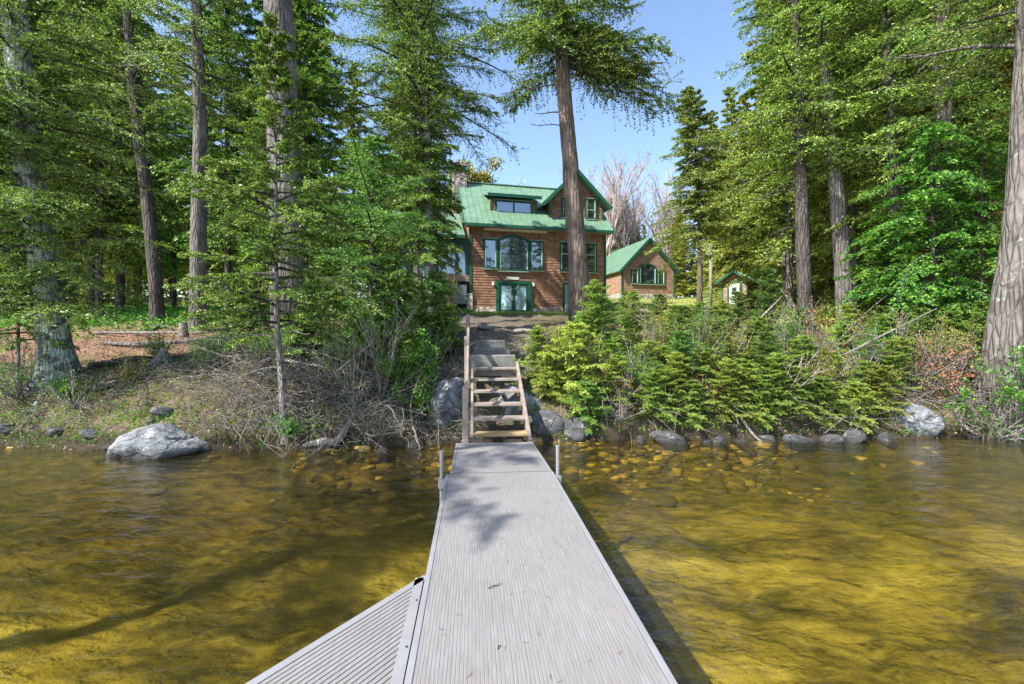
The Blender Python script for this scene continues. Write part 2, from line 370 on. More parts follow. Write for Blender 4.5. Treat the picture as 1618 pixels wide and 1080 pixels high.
class Tubes:
    def __init__(s): s.V = []; s.F = []; s.n = 0
    def add(s, P, rad, n=4):
        V, F = tube_np(P, rad, n); s.V.append(V); s.F.append(F+s.n); s.n += len(V)
    def mesh(s, name, smooth=True): return mesh_np(name, np.concatenate(s.V), np.concatenate(s.F), smooth)
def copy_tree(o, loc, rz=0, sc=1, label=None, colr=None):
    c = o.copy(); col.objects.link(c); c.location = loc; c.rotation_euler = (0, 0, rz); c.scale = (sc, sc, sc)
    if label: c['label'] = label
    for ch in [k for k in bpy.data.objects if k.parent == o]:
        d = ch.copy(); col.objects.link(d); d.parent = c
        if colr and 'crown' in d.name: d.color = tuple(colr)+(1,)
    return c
def at(px, d): return (px-809)/719*d
def spline(pts, m):
    pts = np.array(pts, float); t = np.linspace(0, len(pts)-1, m); out = []
    for tt in t:
        i = min(int(tt), len(pts)-2); f = tt-i
        p0 = pts[max(i-1, 0)]; p1 = pts[i]; p2 = pts[i+1]; p3 = pts[min(i+2, len(pts)-1)]
        out.append(.5*((2*p1)+(-p0+p2)*f+(2*p0-5*p1+4*p2-p3)*f*f+(-p0+3*p1-3*p2+p3)*f**3))
    return np.array(out)

# ------------------------------------------------------------------ terrain
SX = [-60, -30, -12, -9.4, -6, -3, -1, .6, 3, 8, 12, 30, 60]; SY = [10, 8.6, 8.3, 8.0, 7.6, 7.75, 8.1, 8.3, 8.35, 8.6, 9.0, 9.6, 11]
TT = [-80, -20, -10, -6, -3, -1.2, -.35, 0, .2, .8, 1.6, 2.6, 4, 8, 12, 25, 30, 42, 62, 120, 200, 400]
TZ = [-7, -3.4, -2.1, -1.55, -1.2, -.86, -.56, -.37, -.1, .42, .85, 1.12, 1.5, 2.1, 2.45, 3.2, 3.85, 5.7, 7.5, 11, 15, 22]
def shore(x): return np.interp(x, SX, SY)
def gz0(x, y): return np.interp(y-shore(x), TT, TZ)
def gz(x, y):
    z = float(gz0(x, y))
    k = math.exp(-((x+12)**2+(y-.3)**2)/5.0); z = z*(1-k)+.15*k
    if x < -7 and y > 9: z -= .28*min(1, (-7-x)/3)*min(1, (y-9)/2)*max(0, min(1, (20-y)/4))
    a = .075 if y < 18 else .09
    z += a*1.6*mnoise.noise(Vector((x*.6, y*.6, 0))) + a*mnoise.noise(Vector((x*2.3, y*2.3, 3)))
    if y < 11: z += .045*mnoise.noise(Vector((x*6, y*6, 1)))
    if 22 < y < 48: z = z + (float(gz0(x, y))-z)*.8 if -8 < x < 14 else z
    return z
def axis(a, b, fa, fb, fine, coarse_n):
    l = -np.geomspace(1, fa-a+1, coarse_n)[::-1][:-1]+1+fa; r = np.geomspace(1, b-fb+1, coarse_n)[1:]-1+fb
    return np.concatenate([l, np.arange(fa, fb, fine), r])
gx = axis(-420, 420, -14, 14, .12, 70); gy = axis(-300, 420, 4.5, 16, .10, 80)
V = np.array([(x, y, gz(x, y)) for y in gy for x in gx])
nx, ny = len(gx), len(gy)
ii = (np.arange(ny-1)[:, None]*nx+np.arange(nx-1)[None, :])
F = np.stack([ii, ii+1, ii+1+nx, ii+nx], -1).reshape(-1, 4)
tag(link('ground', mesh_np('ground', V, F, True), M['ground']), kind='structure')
mb = MB(); mb.add([(-420, -300, WL), (420, -300, WL), (420, 14, WL), (-420, 14, WL)], [(0, 1, 2, 3)])
tag(mb.build('lake_water', M['water']), kind='structure')

# ------------------------------------------------------------------ rocks
def rock_mesh(seed, sx, sy, sz, sub=4, planes=11, rough=.1):
    rng = np.random.default_rng(seed); import bmesh
    bm = bmesh.new(); bmesh.ops.create_icosphere(bm, subdivisions=sub, radius=1)
    N = rng.normal(size=(planes, 3)); N /= np.linalg.norm(N, axis=1)[:, None]; Hh = rng.uniform(.52, .95, planes)
    o = Vector((seed*3.1, 0, 0))
    for v in bm.verts:
        d = v.co.normalized(); dd = N @ np.array(d); m = dd > .05
        r = min(1.0, float(np.min(Hh[m]/dd[m]))) if m.any() else 1.0
        r *= 1+rough*mnoise.noise(d*2.1+o)+rough*.5*mnoise.noise(d*7+o)+rough*.25*mnoise.noise(d*19+o)
        v.co = Vector((d.x*r*sx, d.y*r*sy, d.z*r*sz))
    me = bpy.data.meshes.new('rock'); bm.to_mesh(me); bm.free()
    me.polygons.foreach_set('use_smooth', [True]*len(me.polygons)); return me
def rock(name, seed, loc, s, rot, label, cat='boulder', mat='rock', group=None, sub=4, planes=11):
    o = link(name, rock_mesh(seed, *s, sub=sub, planes=planes), M[mat]); o.location = loc; o.rotation_euler = rot
    return tag(o, label, cat, group)
rock('boulder', 3, (-1.28, 8.75, .18), (.52, .6, .62), (0, R(8), .2), 'large pale lichen-covered boulder on the bank left of the wooden stairs', sub=5)
rock('boulder', 8, (-.05, 9.0, .0), (.72, .68, .60), (0, 0, .5), 'grey boulder seen behind and between the treads of the wooden stairs', sub=5)
rock('boulder', 12, (-5.8, 7.55, -.3), (.86, .55, .42), (0, R(-12), .15), 'big wedge-shaped grey boulder at the water edge on the left', sub=5)
rock('boulder', 21, (7.75, 8.8, -.12), (.50, .44, .36), (0, R(14), -.3), 'rounded pale boulder at the water edge below the right bushes', sub=5)
rock('boulder', 5, (.62, 8.55, -.18), (.42, .34, .34), (0, 0, .3), 'dark boulder just right of the foot of the stairs', mat='rockd')
rock('boulder', 6, (1.15, 8.5, -.22), (.36, .3, .3), (0, 0, 1.2), 'dark stone at the waterline under the bright fir right of the stairs', mat='rockd')
rock('boulder', 33, (10.6, 8.95, -.25), (.8, .45, .3), (0, 0, .1), 'flat dark boulder at the waterline at the far right')
rng = random.Random(5)
for k, (px, d, sz) in enumerate([(150, 7.95, .14), (182, 7.75, .10), (98, 8.1, .16), (60, 8.15, .12), (250, 8.1, .1), (270, 8.3, .12), (505, 7.65, .16), (560, 7.7, .12), (612, 7.8, .13), (655, 7.95, .15), (1010, 8.35, .15), (1055, 8.4, .2), (1110, 8.4, .17), (1125, 8.42, .2), (1165, 8.45, .22), (1210, 8.45, .16), (1255, 8.5, .18), (1300, 8.5, .2), (1345, 8.55, .2), (1390, 8.55, .22), (1520, 8.8, .15), (20, 8.2, .14)]):
    x = at(px, d)
    zn = 'left of the wedge shaped boulder' if px < 240 else 'between the wedge shaped boulder and the stairs' if px < 700 else 'under the firs between the stairs and the shed' if px < 1160 else 'left of the rounded boulder at right' if px < 1440 else 'right of the rounded boulder'
    sz *= rng.uniform(.6, 1.25)
    rock('shore_stone', 40+k, (x, d-.1+rng.uniform(-.12, .1), max(gz(x, d-.1), WL-.1)+sz*rng.uniform(-.1, .3)), (sz*rng.uniform(1.1, 1.9), sz, sz*.75), (rng.uniform(-.3, .3), rng.uniform(-.3, .3), rng.random()*3), 'small dark stone on the waterline '+zn, 'stone', 'rockd', 'small waterline stones '+zn, 3, 9)
tag(rock('quartz_stone', 71, (at(165, 8.9), 8.9, gz(at(165, 8.9), 8.9)+.06), (.2, .1, .08), (0, R(-25), .6), 'whitish elongated stone on the left bank above the wedge boulder', 'stone', 'stone', None, 3))
# cobbles on the lake bed
rng = np.random.default_rng(4)
base = rock_mesh(90, 1, 1, .55, sub=2, planes=8); bv = np.array([v.co[:] for v in base.vertices]); bf = np.array([p.vertices[:] for p in base.polygons])
Vs, Fs, Ts = [], [], []
for k in range(800):
    zone = rng.random()
    if zone < .62: x = rng.uniform(.7, 5); y = float(shore(x))-rng.gamma(1.2, .38)
    elif zone < .85: x = rng.uniform(-3.5, -.9); y = float(shore(x))-rng.gamma(1.2, .3)
    else: x = rng.uniform(-11, 13); y = float(shore(x))-rng.gamma(1.2, .3)
    if y < float(shore(x))-1.5: continue
    sc = rng.uniform(.04, .13)*(1+.7*(rng.random() < .12)); a = rng.uniform(0, 6.28); ca, sa = math.cos(a), math.sin(a)
    P = bv*sc*np.array([rng.uniform(.9, 1.5), 1, rng.uniform(.6, 1)]); Q = P.copy(); Q[:, 0] = P[:, 0]*ca-P[:, 1]*sa; Q[:, 1] = P[:, 0]*sa+P[:, 1]*ca
    Q += np.array([x, y, min(gz(x, y)-sc*rng.uniform(.0, .3), WL-.03)]); Vs.append(Q); Fs.append(bf+len(bv)*(len(Vs)-1)); Ts.append(np.full(len(bf), np.clip(rng.normal(.55, .28), 0, 1)))
tag(link('lakebed_stones', mesh_np('lakebed_stones', np.concatenate(Vs), np.concatenate(Fs), True, np.concatenate(Ts)), M['bedstone']), 'golden brown cobbles covering the shallow lake bed near the shore', 'stones', kind='stuff')

# ------------------------------------------------------------------ dock, ramp, stairs (u along the dock, v to its right)
DU = Vector((-.0846, .9964, 0)); DV = Vector((.9964, .0846, 0)); DO = Vector((.303, 0, 0)); drz = math.atan2(.0846, .9964)
def dk(u, v, z=0): return DO+DU*u+DV*v+Vector((0, 0, z))
def ribbed(mb, u0, u1, v0, v1, zt, th, pitch=.019):   # profile with grooves, extruded along local y
    n = int((v1-v0)/pitch); p = (v1-v0)/n; prof = []
    for i in range(n):
        a = v0+i*p; prof += [(a+.0012, zt-.0016), (a+.003, zt), (a+p-.003, zt), (a+p-.0012, zt-.0016)]
    prof = [(v0, zt-th), (v0, zt-.005)]+prof+[(v1, zt-.005), (v1, zt-th)]
    m = len(prof); vs = [(v, u0, z) for v, z in prof]+[(v, u1, z) for v, z in prof]
    mb.add(vs, [(i, i+1, m+i+1, m+i) for i in range(m-1)]+[tuple(range(m))[::-1], tuple(range(m, 2*m))])
dock = empty('dock', tuple(dk(0, 0)), drz, label='long straight pale grey ribbed dock section leading from the viewer to the shore', cat='dock')
mb = MB(); ribbed(mb, -1.6, 5.2, -.575, .575, 0, .03); mb.build('decking', M['deck'], dock)
mb = MB(); mb.box(-.612, -.577, -1.6, 5.2, -.15, .002).box(.577, .612, -1.6, 5.2, -.15, .002).box(-.577, .577, 5.165, 5.2, -.15, -.034)
for u in (-1, .5, 2, 3.5): mb.box(-.577, .577, u, u+.05, -.14, -.034)
mb.build('side_rail', M['alu'], dock, .004)
def dock_leg(v, u, zt, label):
    e = empty('dock_post', tuple(dk(u, v)), drz, label=label, cat='dock post')  # pipe leg carrying the dock, bracketed to its side
    MB().tube([(0, 0, -1.2), (0, 0, zt)], .021, 12).build('pipe', M['galv'], e, smooth=False)
    MB().box(-.035, .035, -.045, .045, -.13, -.03).build('bracket', M['alu'], e, .004)
    MB().tube([(0, 0, zt), (0, 0, zt+.012)], .024, 12).build('cap', M['galv'], e)
dock_leg(-.655, 5.14, .27, 'upright metal pipe post on the left side of the dock near the ramp')
dock_leg(.655, 5.14, .30, 'upright metal pipe post on the right side of the dock near the ramp')
dock_leg(-.655, -.6, .0, 'short metal pipe post on the left side of the dock nearest the viewer')
ramp = empty('dock_ramp', tuple(dk(5.23, .02)), drz, label='short grey ramp panel between the long dock and the foot of the stairs', cat='dock ramp')
mb = MB(); ribbed(mb, .0, 1.72, -.55, .55, 0, .03); o = mb.build('decking', M['deck'], ramp); o.rotation_euler = (R(-2.2), 0, 0)
mb = MB(); mb.box(-.583, -.552, 0, 1.72, -.12, .003).box(.552, .583, 0, 1.72, -.12, .003).box(-.552, .552, 1.69, 1.72, -.12, -.034)
o = mb.build('side_rail', M['alu'], ramp, .004); o.rotation_euler = (R(-2.2), 0, 0)
# angled platform on the left: ribs run along its slanted outer edge
e0 = Vector((-.574, 2.967, 0)); ed = (Vector((-1.194, 2.04, 0))-e0).normalized(); en = Vector((-ed.y, ed.x, 0))
if en.dot(Vector((0, -1, 0))) < 0: en = -en
plat = empty('dock_platform', (0, 0, 0), 0, label='angled ribbed grey platform joined to the left side of the dock', cat='dock')
def onedge(off):          # where a rib at this offset from the outer edge meets the dock's left edge
    p = e0+en*off; q = dk(0, -.635); m = Matrix(((ed.x, -DU.x), (ed.y, -DU.y))); r = m.inverted() @ Vector((q.x-p.x, q.y-p.y))
    return p+ed*r[0]
mb = MB(); k = 0.045
while k < 4.2:
    a0, a1 = onedge(k+.003), onedge(k+.026); L = 4.2
    a0 = a0+ed*.055; a1 = a1+ed*.055
    p = [a0, a1, e0+ed*L+en*(k+.026), e0+ed*L+en*(k+.003)]
    if (p[3]-p[0]).dot(ed) > 0 and (p[2]-p[1]).dot(ed) > 0: mb.slab([(q.x, q.y, -.026) for q in p], (0, 0, .024))
    k += .029
mb.slab([tuple(onedge(.02)+Vector((0, 0, -.03))), tuple(e0+ed*4.2+Vector((0, 0, -.03))), tuple(e0+ed*4.2+en*2.6+Vector((0, 0, -.03))), tuple(onedge(2.6)+Vector((0, 0, -.03)))], (0, 0, .006))
mb.build('decking', M['deck'], plat)
mb = MB(); mb.beam(e0+en*.02+Vector((0, 0, -.075)), e0+ed*4.2+en*.02+Vector((0, 0, -.075)), .045, .15)
q0, q1 = onedge(.0), onedge(4.0); mb.beam(q0+DV*.0+Vector((0, 0, -.06))+ed*.02, q1+Vector((0, 0, -.06)), .055, .12)
mb.build('side_rail', M['alu'], plat)
for f in (.12, .3, .5): p = q0.lerp(q1, f*.35); MB().tube([(p.x, p.y, -.002), (p.x, p.y, .004)], .006, 8).build('bolt', M['black'], plat)
tw = MB(); tw.tube([(-.145, 2.80, .006), (-.12, 2.82, .01), (-.09, 2.835, .007), (-.068, 2.85, .012)], [.003, .0035, .003, .002], 5)
tag(tw.build('twig', M['barkd']), 'small dark twig lying on the grey dock decking', 'twig')
tw = MB(); tw.tube([(-.07, 2.26, .004), (-.066, 2.28, .008), (-.055, 2.285, .004)], [.002, .003, .002], 5)
tag(tw.build('leaf_scrap', M['barkd']), 'tiny curled leaf scrap on the dock nearest the viewer', 'leaf')

stairs = empty('wooden_stairs', tuple(dk(7.25, .13)), drz, label='weathered open-tread wooden stairs climbing from the dock ramp up the bank', cat='stairs')
rise, run = .184, .37
for i in range(6):
    z = i*rise; y = .1+i*run
    o = MB().box(-.46+.03, .46-.03, y-.13, y+.14, z-.04, z).build('tread', M['woodnew'] if i == 0 else M['wood'], stairs, .005)
    if i == 0: o['label'] = 'newer yellow bottom tread'
MB().box(-.42, .42, .1+5*run+.02, .1+5*run+.05, 5*rise-.17, 5*rise-.045).build('riser', M['wood'], stairs, .003)
a = (0, -.15, -.20); b = (0, .1+5*run+.12, 5*rise-.02)
for sx in (-.455, .455):
    MB().beam((sx, a[1], a[2]), (sx, b[1], b[2]), .045, .2).build('stringer', M['wood'], stairs, .004)
    for i in range(6):
        z = i*rise; y = .1+i*run; MB().box(sx-.06*(1 if sx > 0 else -1)-.02, sx-.06*(1 if sx > 0 else -1)+.02, y-.1, y+.1, z-.10, z-.042).build('cleat', M['woodnew'], stairs)
MB().beam((.455, a[1], a[2]+.12), (.455, b[1], b[2]+.12), .06, .035).build('cap_rail', M['wood'], stairs, .004)
MB().box(-.60, -.51, -.20, -.11, -.30, .78).build('post', M['wood'], stairs, .006)
MB().box(-.555, -.505, -.29, -.21, -.28, -.02).build('post', M['wood'], stairs, .006)
MB().box(-.60, -.51, 1.35, 1.44, .3, 1.55).build('post', M['wood'], stairs, .006)
MB().box(-.60, -.51, 2.85, 2.94, .9, 2.02).build('post', M['wood'], stairs, .006)
MB().beam((-.535, -.20, .72), (-.535, 2.98, 1.98), .04, .12).build('handrail', M['wood'], stairs, .005)
for y0, y1, z0, w in ((2.42, 2.62, 1.10, .48), (3.1, 3.3, 1.24, .42), (3.95, 4.15, 1.40, .37)):
    p = dk(7.25+(y0+y1)/2, .11)
    o = MB().box(-w, w, -.1, .1, -.22, .05).build('timber_step', M['woodgrey'], None, .012); o.location = (p.x, p.y, z0); o.rotation_euler = (0, 0, drz)
    tag(o, {2.42: 'thick grey timber step directly above the wooden stairs', 3.1: 'second grey timber step up the path above the stairs', 3.95: 'topmost grey timber step where the path flattens out'}[y0], 'step')
for k, (px, d, w, lb) in enumerate([(780, 14.5, .45, 'flat grey stone slab set in the dark path below the house'), (828, 14.0, .6, 'wide bluish flat stone slab on the right of the dark path'), (770, 13.2, .35, 'small flat stone on the path just above the top timber step')]):
    x = at(px, d); o = link('path_slab', rock_mesh(120+k, w, .28, .09, sub=3, planes=8), M['stone']); o.location = (x, d, gz(x, d)+.01); tag(o, lb, 'stone slab')

# ------------------------------------------------------------------ foliage generators
def frond(S, D, Ln, Nn, k, sl, sw, rng, ang=50, taper=.4, jit=.42, droop=0):
    """sprigs on both sides of many branchlets -> (N,4,3) diamonds"""
    B = len(S); s = (np.arange(k)+.6)/k
    side = np.cross(Nn, D); side /= np.linalg.norm(side, axis=1)[:, None]+1e-9
    out = []
    for sg in (-1, 1):
        P = S[:, None, :]+D[:, None, :]*(Ln[:, None]*s[None, :])[..., None]
        P[..., 2] -= droop*Ln[:, None]*s[None, :]**2
        a = np.radians(ang+rng.normal(0, 9, (B, k)))
        d = D[:, None, :]*np.cos(a)[..., None]+side[:, None, :]*(sg*np.sin(a))[..., None]+rng.normal(0, jit, (B, k, 3))
        d /= np.linalg.norm(d, axis=2)[..., None]
        l = sl*(1-taper*s)[None, :]*rng.uniform(.6, 1.25, (B, k))
        n = Nn[:, None, :]+rng.normal(0, .8, (B, k, 3))
        w = np.cross(n, d); w /= np.linalg.norm(w, axis=2)[..., None]+1e-9
        w = w*(sw*rng.uniform(.7, 1.2, (B, k)))[..., None]
        tip = P+d*l[..., None]; mid = P+d*(l*.45)[..., None]
        out.append(np.stack([P, mid+w*.5, tip, mid-w*.5], 2).reshape(-1, 4, 3))
    tip = S+D*Ln[:, None]; tip[:, 2] -= droop*Ln
    w = side*sw*.5; out.append(np.stack([tip-D*sl*.3, tip+w, tip+D*sl*.7, tip-w], 1))
    return np.concatenate(out)
def unit(a): return a/(np.linalg.norm(a, axis=-1)[..., None]+1e-9)
def branch_set(seed, branches, k, sl, sw, nsub, sublen, tubes, ang=52, droop=.15, start=.12, brad=.012, subdroop=-.1, minsub=.12):
    """branches: list of (P0, azimuth, L, rise, droop) -> diamonds and tubes"""
    rng = np.random.default_rng(seed); out = []
    for (P0, az, L, rise, dr) in branches:
        m = max(5, int(nsub*min(1, .35+L*.3))); t = np.linspace(0, 1, 9)
        cv = rng.uniform(-.25, .25); a = az+cv*t
        hx = np.cos(a)*L*t; hy = np.sin(a)*L*t; hz = L*(rise*t-dr*t*t)
        P = P0+np.stack([hx, hy, hz], 1)
        if tubes is not None: tubes.add(P, (brad*L+.006)*(1-.85*t)+.002, 4)
        s = np.linspace(start, .98, m)+rng.uniform(-.02, .02, m); s = np.clip(s, 0, 1)
        Q = np.stack([np.interp(s, t, P[:, i]) for i in range(3)], 1)
        T = unit(np.stack([np.interp(s, t, g) for g in np.gradient(P, axis=0).T], 1))
        up = np.array([0, 0, 1.]); side = unit(np.cross(T, up)); Nn = unit(np.cross(side, T))
        for sg in (-1, 1):
            al = np.radians(ang+rng.normal(0, 8, m))
            D = unit(T*np.cos(al)[:, None]+side*(sg*np.sin(al))[:, None]+up*(subdroop+rng.normal(0, .27, m))[:, None])
            Ln = np.maximum(minsub, sublen*L*(1-.7*s)*rng.uniform(.3, 1.3, m))
            out.append(frond(Q, D, Ln, unit(Nn+rng.normal(0, .4, (m, 3))), k, sl, sw, rng, droop=droop))
        out.append(frond(P[-3:-2], T[-1:], np.array([max(.15, L*.25)]), Nn[-1:], k, sl, sw, rng))
    return np.concatenate(out)
def crown_branches(seed, H, z0, Rr, nb, prof, rise, dr, path=None, sector=None, skip=.0, rmin=.55):
    rng = np.random.default_rng(seed); bl = []
    for i in range(nb):
        u = (i+rng.random())/nb; h = z0+(H-z0)*u; az = i*2.39996+rng.uniform(-.4, .4)
        if rng.random() < skip: continue
        if sector is not None:
            az = sector[0]+rng.uniform(-1, 1)*sector[1]
        L = Rr*prof(u)*rng.uniform(rmin, 1.12)*(1+.18*math.sin(i*.37+seed))
        c = path(h) if path else (0, 0)
        bl.append((np.array([c[0], c[1], h]), az, max(L, .15), rise(u)+rng.normal(0, .15), dr*rng.uniform(.7, 1.3)))
    return bl
def trunk_mesh(pts, r0, r1, seed=0, flare=.5, lobes=5, n=20, m=40, fl_h=.8, tubes=None):
    P = spline(pts, m); t = np.linspace(0, 1, m)
    H = P[:, 2]-P[0, 2]; rad = r0+(r1-r0)*t**.9+r0*flare*np.exp(-H/fl_h*2.2)
    V, F = tube_np(P, rad, n); V = V.reshape(m, n, 3); th = np.arange(n)*2*PI/n
    rng = np.random.default_rng(seed); ph = rng.uniform(0, 6.28)
    lob = np.cos(th*lobes+ph)[None, :]*flare*.55*np.exp(-H/fl_h*2.6)[:, None]
    for i in range(m):
        for j in range(n):
            q = Vector(V[i, j]); nz = mnoise.noise(Vector((q.x*4+seed, q.y*4, q.z*1.1)))*.10+mnoise.noise(Vector((q.x*14+seed, q.y*14, q.z*3)))*.05
            V[i, j] = P[i]+(V[i, j]-P[i])*(1+lob[i, j]+nz)
    V = V.reshape(-1, 3)
    if tubes is not None and tubes.V:
        VV = np.concatenate([V]+tubes.V); FF = np.concatenate([F]+[f+len(V) for f in tubes.F]); return mesh_np('trunk', VV, FF, True)
    return mesh_np('trunk', V, F, True)
def crown(Q, seed, mat, parent, name='crown', colr=None):
    rng = np.random.default_rng(seed); o = link(name, quads_mesh(name, Q, np.clip(rng.normal(.48, .3, len(Q)), 0, 1)), M[mat], parent)
    if colr: o.color = tuple(colr)+(1,)
    return o
cone = lambda u: (1-u)**.8*.95+.05
def colm(u): return min(1, .55+u*1.6)*min(1, (1-u)*2.2+.05)
def hemp(u): return min(1, .7+u)*((1-u)**.65)+.04

# ------------------------------------------------------------------ forest prototypes (each with trunk and crown)
PROTO = {}
def proto(key, seed, H, z0, Rr, nb, mat, prof, rise, dr, sl, sw, nsub, k, sublen, r0, bark, name):
    rng = random.Random(seed); e = empty(name)
    bx, by = rng.uniform(-.4, .4), rng.uniform(-.4, .4)
    pts = [(0, 0, -.6), (0, 0, 0), (bx*.4, by*.4, H*.35), (bx, by, H*.7), (bx*.6, by*.6, H)]
    P = spline(pts, 40); path = lambda h: (float(np.interp(h, P[:, 2], P[:, 0])), float(np.interp(h, P[:, 2], P[:, 1])))
    tb = Tubes(); bl = crown_branches(seed, H, z0, Rr, nb, prof, rise, dr, path)
    Q = branch_set(seed, bl, k, sl, sw, nsub, sublen, tb)
    r2 = np.random.default_rng(seed)
    for i in range(int(z0*3)):           # dead lower limbs
        h = r2.uniform(1.5, z0+1.5); a = r2.uniform(0, 6.28); L = r2.uniform(.4, 1.6); t = np.linspace(0, 1, 5); c = path(h)
        tb.add(np.array([c[0], c[1], h])+np.stack([np.cos(a)*L*t, np.sin(a)*L*t, .1*L*t-.2*L*t*t], 1), .016*(1-.8*t), 3)
    o = link('trunk', trunk_mesh(pts, r0, .03, seed, .35, 5, 12, 22, .6, tb), M[bark], e)
    crown(Q, seed, mat, e); PROTO[key] = e; e['used'] = 0
    return e
rs_h = lambda u: .05+.45*u
rs_s = lambda u: -.05+.6*u
proto('hA', 11, 19, 3.4, 3.2, 135, 'hem', hemp, rs_h, .38, .17, .058, 19, 11, .46, .20, 'barkd', 'hemlock_tree')
proto('hB', 12, 22, 4.6, 3.4, 140, 'hem', hemp, rs_h, .33, .17, .058, 19, 11, .46, .24, 'barkd', 'hemlock_tree')
proto('hC', 13, 15, 1.2, 2.8, 125, 'hem', hemp, rs_h, .38, .155, .052, 18, 11, .46, .15, 'barkd', 'hemlock_tree')
proto('oA', 14, 20, 1.0, 3.2, 160, 'olive', hemp, rs_s, .25, .17, .062, 18, 11, .46, .20, 'bark', 'spruce_tree')
proto('oB', 15, 17, 3.2, 3.0, 130, 'olive', hemp, rs_s, .28, .17, .062, 18, 11, .46, .19, 'bark', 'spruce_tree')
proto('oC', 16, 12, .3, 2.4, 120, 'olive', cone, rs_s, .2, .14, .052, 17, 11, .46, .13, 'bark', 'spruce_tree')
placed = []
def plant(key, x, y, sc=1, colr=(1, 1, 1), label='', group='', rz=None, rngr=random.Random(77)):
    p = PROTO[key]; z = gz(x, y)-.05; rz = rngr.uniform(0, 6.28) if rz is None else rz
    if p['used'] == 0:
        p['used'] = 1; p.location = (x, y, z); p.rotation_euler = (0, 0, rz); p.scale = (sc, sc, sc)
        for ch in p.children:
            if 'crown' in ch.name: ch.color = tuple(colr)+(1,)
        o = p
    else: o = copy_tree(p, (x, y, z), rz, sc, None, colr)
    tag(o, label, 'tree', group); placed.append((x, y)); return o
rg = random.Random(9)
# left forest
def clear(x, y, dmin): return all((x-a)**2+(y-b)**2 > dmin*dmin for a, b in placed)
def scatter(n, pxr, dr, keys, sc, dmin, test, label, group, colf):
    c = 0; tries = 0
    while c < n and tries < n*60:
        tries += 1
        d = rg.uniform(*dr); x = at(rg.uniform(*pxr), d)
        if d < 19.6 and 180 < 809+719*x/d < 350: continue
        if not test(x, d) or not clear(x, d, dmin): continue
        lb, gr = label(809+719*x/d) if callable(label) else (label, group)
        plant(rg.choice(keys), x, d, rg.uniform(*sc), colf(), lb, gr); c += 1

# ------------------------------------------------------------------ main house
HZ = 3.2; HR = R(13)
house = empty('lake_house', (-3.12, 33, HZ), HR, label='two storey brown shingled house with green metal roof and green trimmed windows', cat='house')
def siding(mb, fn, z0, z1, step=.2, y=0, out=.035, thick=.06):
    z = z0
    while z < z1-.02:
        t = min(z+step, z1); a0, a1 = fn((z+t)/2)
        if a1 > a0: mb.slab([(a0, y-out, z), (a0, y-.008, t), (a0, y+thick, t), (a0, y+thick, z)], (a1-a0, 0, 0))
        z = t
W = 10.7
wall = MB(); siding(wall, lambda z: (.0, W), .45, 6.6)
wall.box(0, W, .07, 8.4, -1, 6.2); wall.box(.002, W-.002, .08, 8.39, 6.2, 6.7)
# right gable end and left gable end above the eaves
for x in (.05, W-.17): wall.slab([(x, .1, 6.5), (x, 8.4, 6.5), (x, 4.25, 10.35)], (.12, 0, 0))
wall_o = wall.build('wall', M['siding'], house)
MB().box(.03, W-.03, -.05, .06, -.6, .45).build('foundation', M['stonepale'], house)
MB().box(-.16, .26, -.16, .3, -.6, 1.42).build('stone_pier', M['stonepale'], house, .02)
for x0, x1, z0 in ((.0, .2, 1.42), (W-.2, W, -.3)): MB().box(x0, x1, -.07, .05, z0, 6.3).build('corner_board', M['trim'], house)
def roof_plane(mb, x0, x1, y0, z0, y1, z1, th=.1, rib=.42):
    d = Vector((0, y1-y0, z1-z0)).normalized(); n = Vector((0, -d.z, d.y)); n = n if n.z > 0 else -n
    mb.slab([(x0, y0, z0), (x1, y0, z0), (x1, y1, z1), (x0, y1, z1)], n*-th)
    x = x0+.02
    while x < x1:
        mb.slab([(x, y0, z0), (x+.03, y0, z0), (x+.03, y1, z1), (x, y1, z1)], n*.04); x += rib
rb = MB(); roof_plane(rb, -.35, W+.35, -.62, 6.42, 4.2, 10.86); roof_plane(rb, -.35, W+.35, 9.02, 6.42, 4.2, 10.86)
roof = rb.build('roof', M['roof'], house)
MB().box(-.37, W+.37, -.68, -.60, 6.20, 6.40).build('fascia', M['trim'], house)
MB().box(-.3, W+.3, -.6, .0, 6.20, 6.24).build('soffit', M['wood'], house)
for x in (-.4, W+.34):
    MB().beam((x, -.62, 6.33), (x, 4.2, 10.77), .07, .2, (1, 0, 0)).build('rake_board', M['trim'], house)
MB().box(-.35, W+.35, 4.05, 4.35, 10.86, 10.93).build('ridge_cap', M['roof'], house)
# shed dormer
dm = MB(); siding(dm, lambda z: (1.75, 5.36), 7.3, 8.75, .2, .9)
dm.box(1.76, 5.35, .95, 2.6, 7.3, 8.78); dormer = dm.build('dormer', M['siding'], house)
MB().slab([(1.5, .45, 8.80), (5.6, .45, 8.80), (5.6, 3.4, 9.72), (1.5, 3.4, 9.72)], (0, 0, .14)).build('dormer_roof', M['roof'], dormer)
MB().box(1.46, 5.64, .38, .46, 8.74, 8.98).build('fascia', M['trimd'], dormer)
for x in (1.72, 5.24): MB().box(x, x+.15, .83, .95, 7.3, 8.72).build('corner_board', M['trim'], dormer)
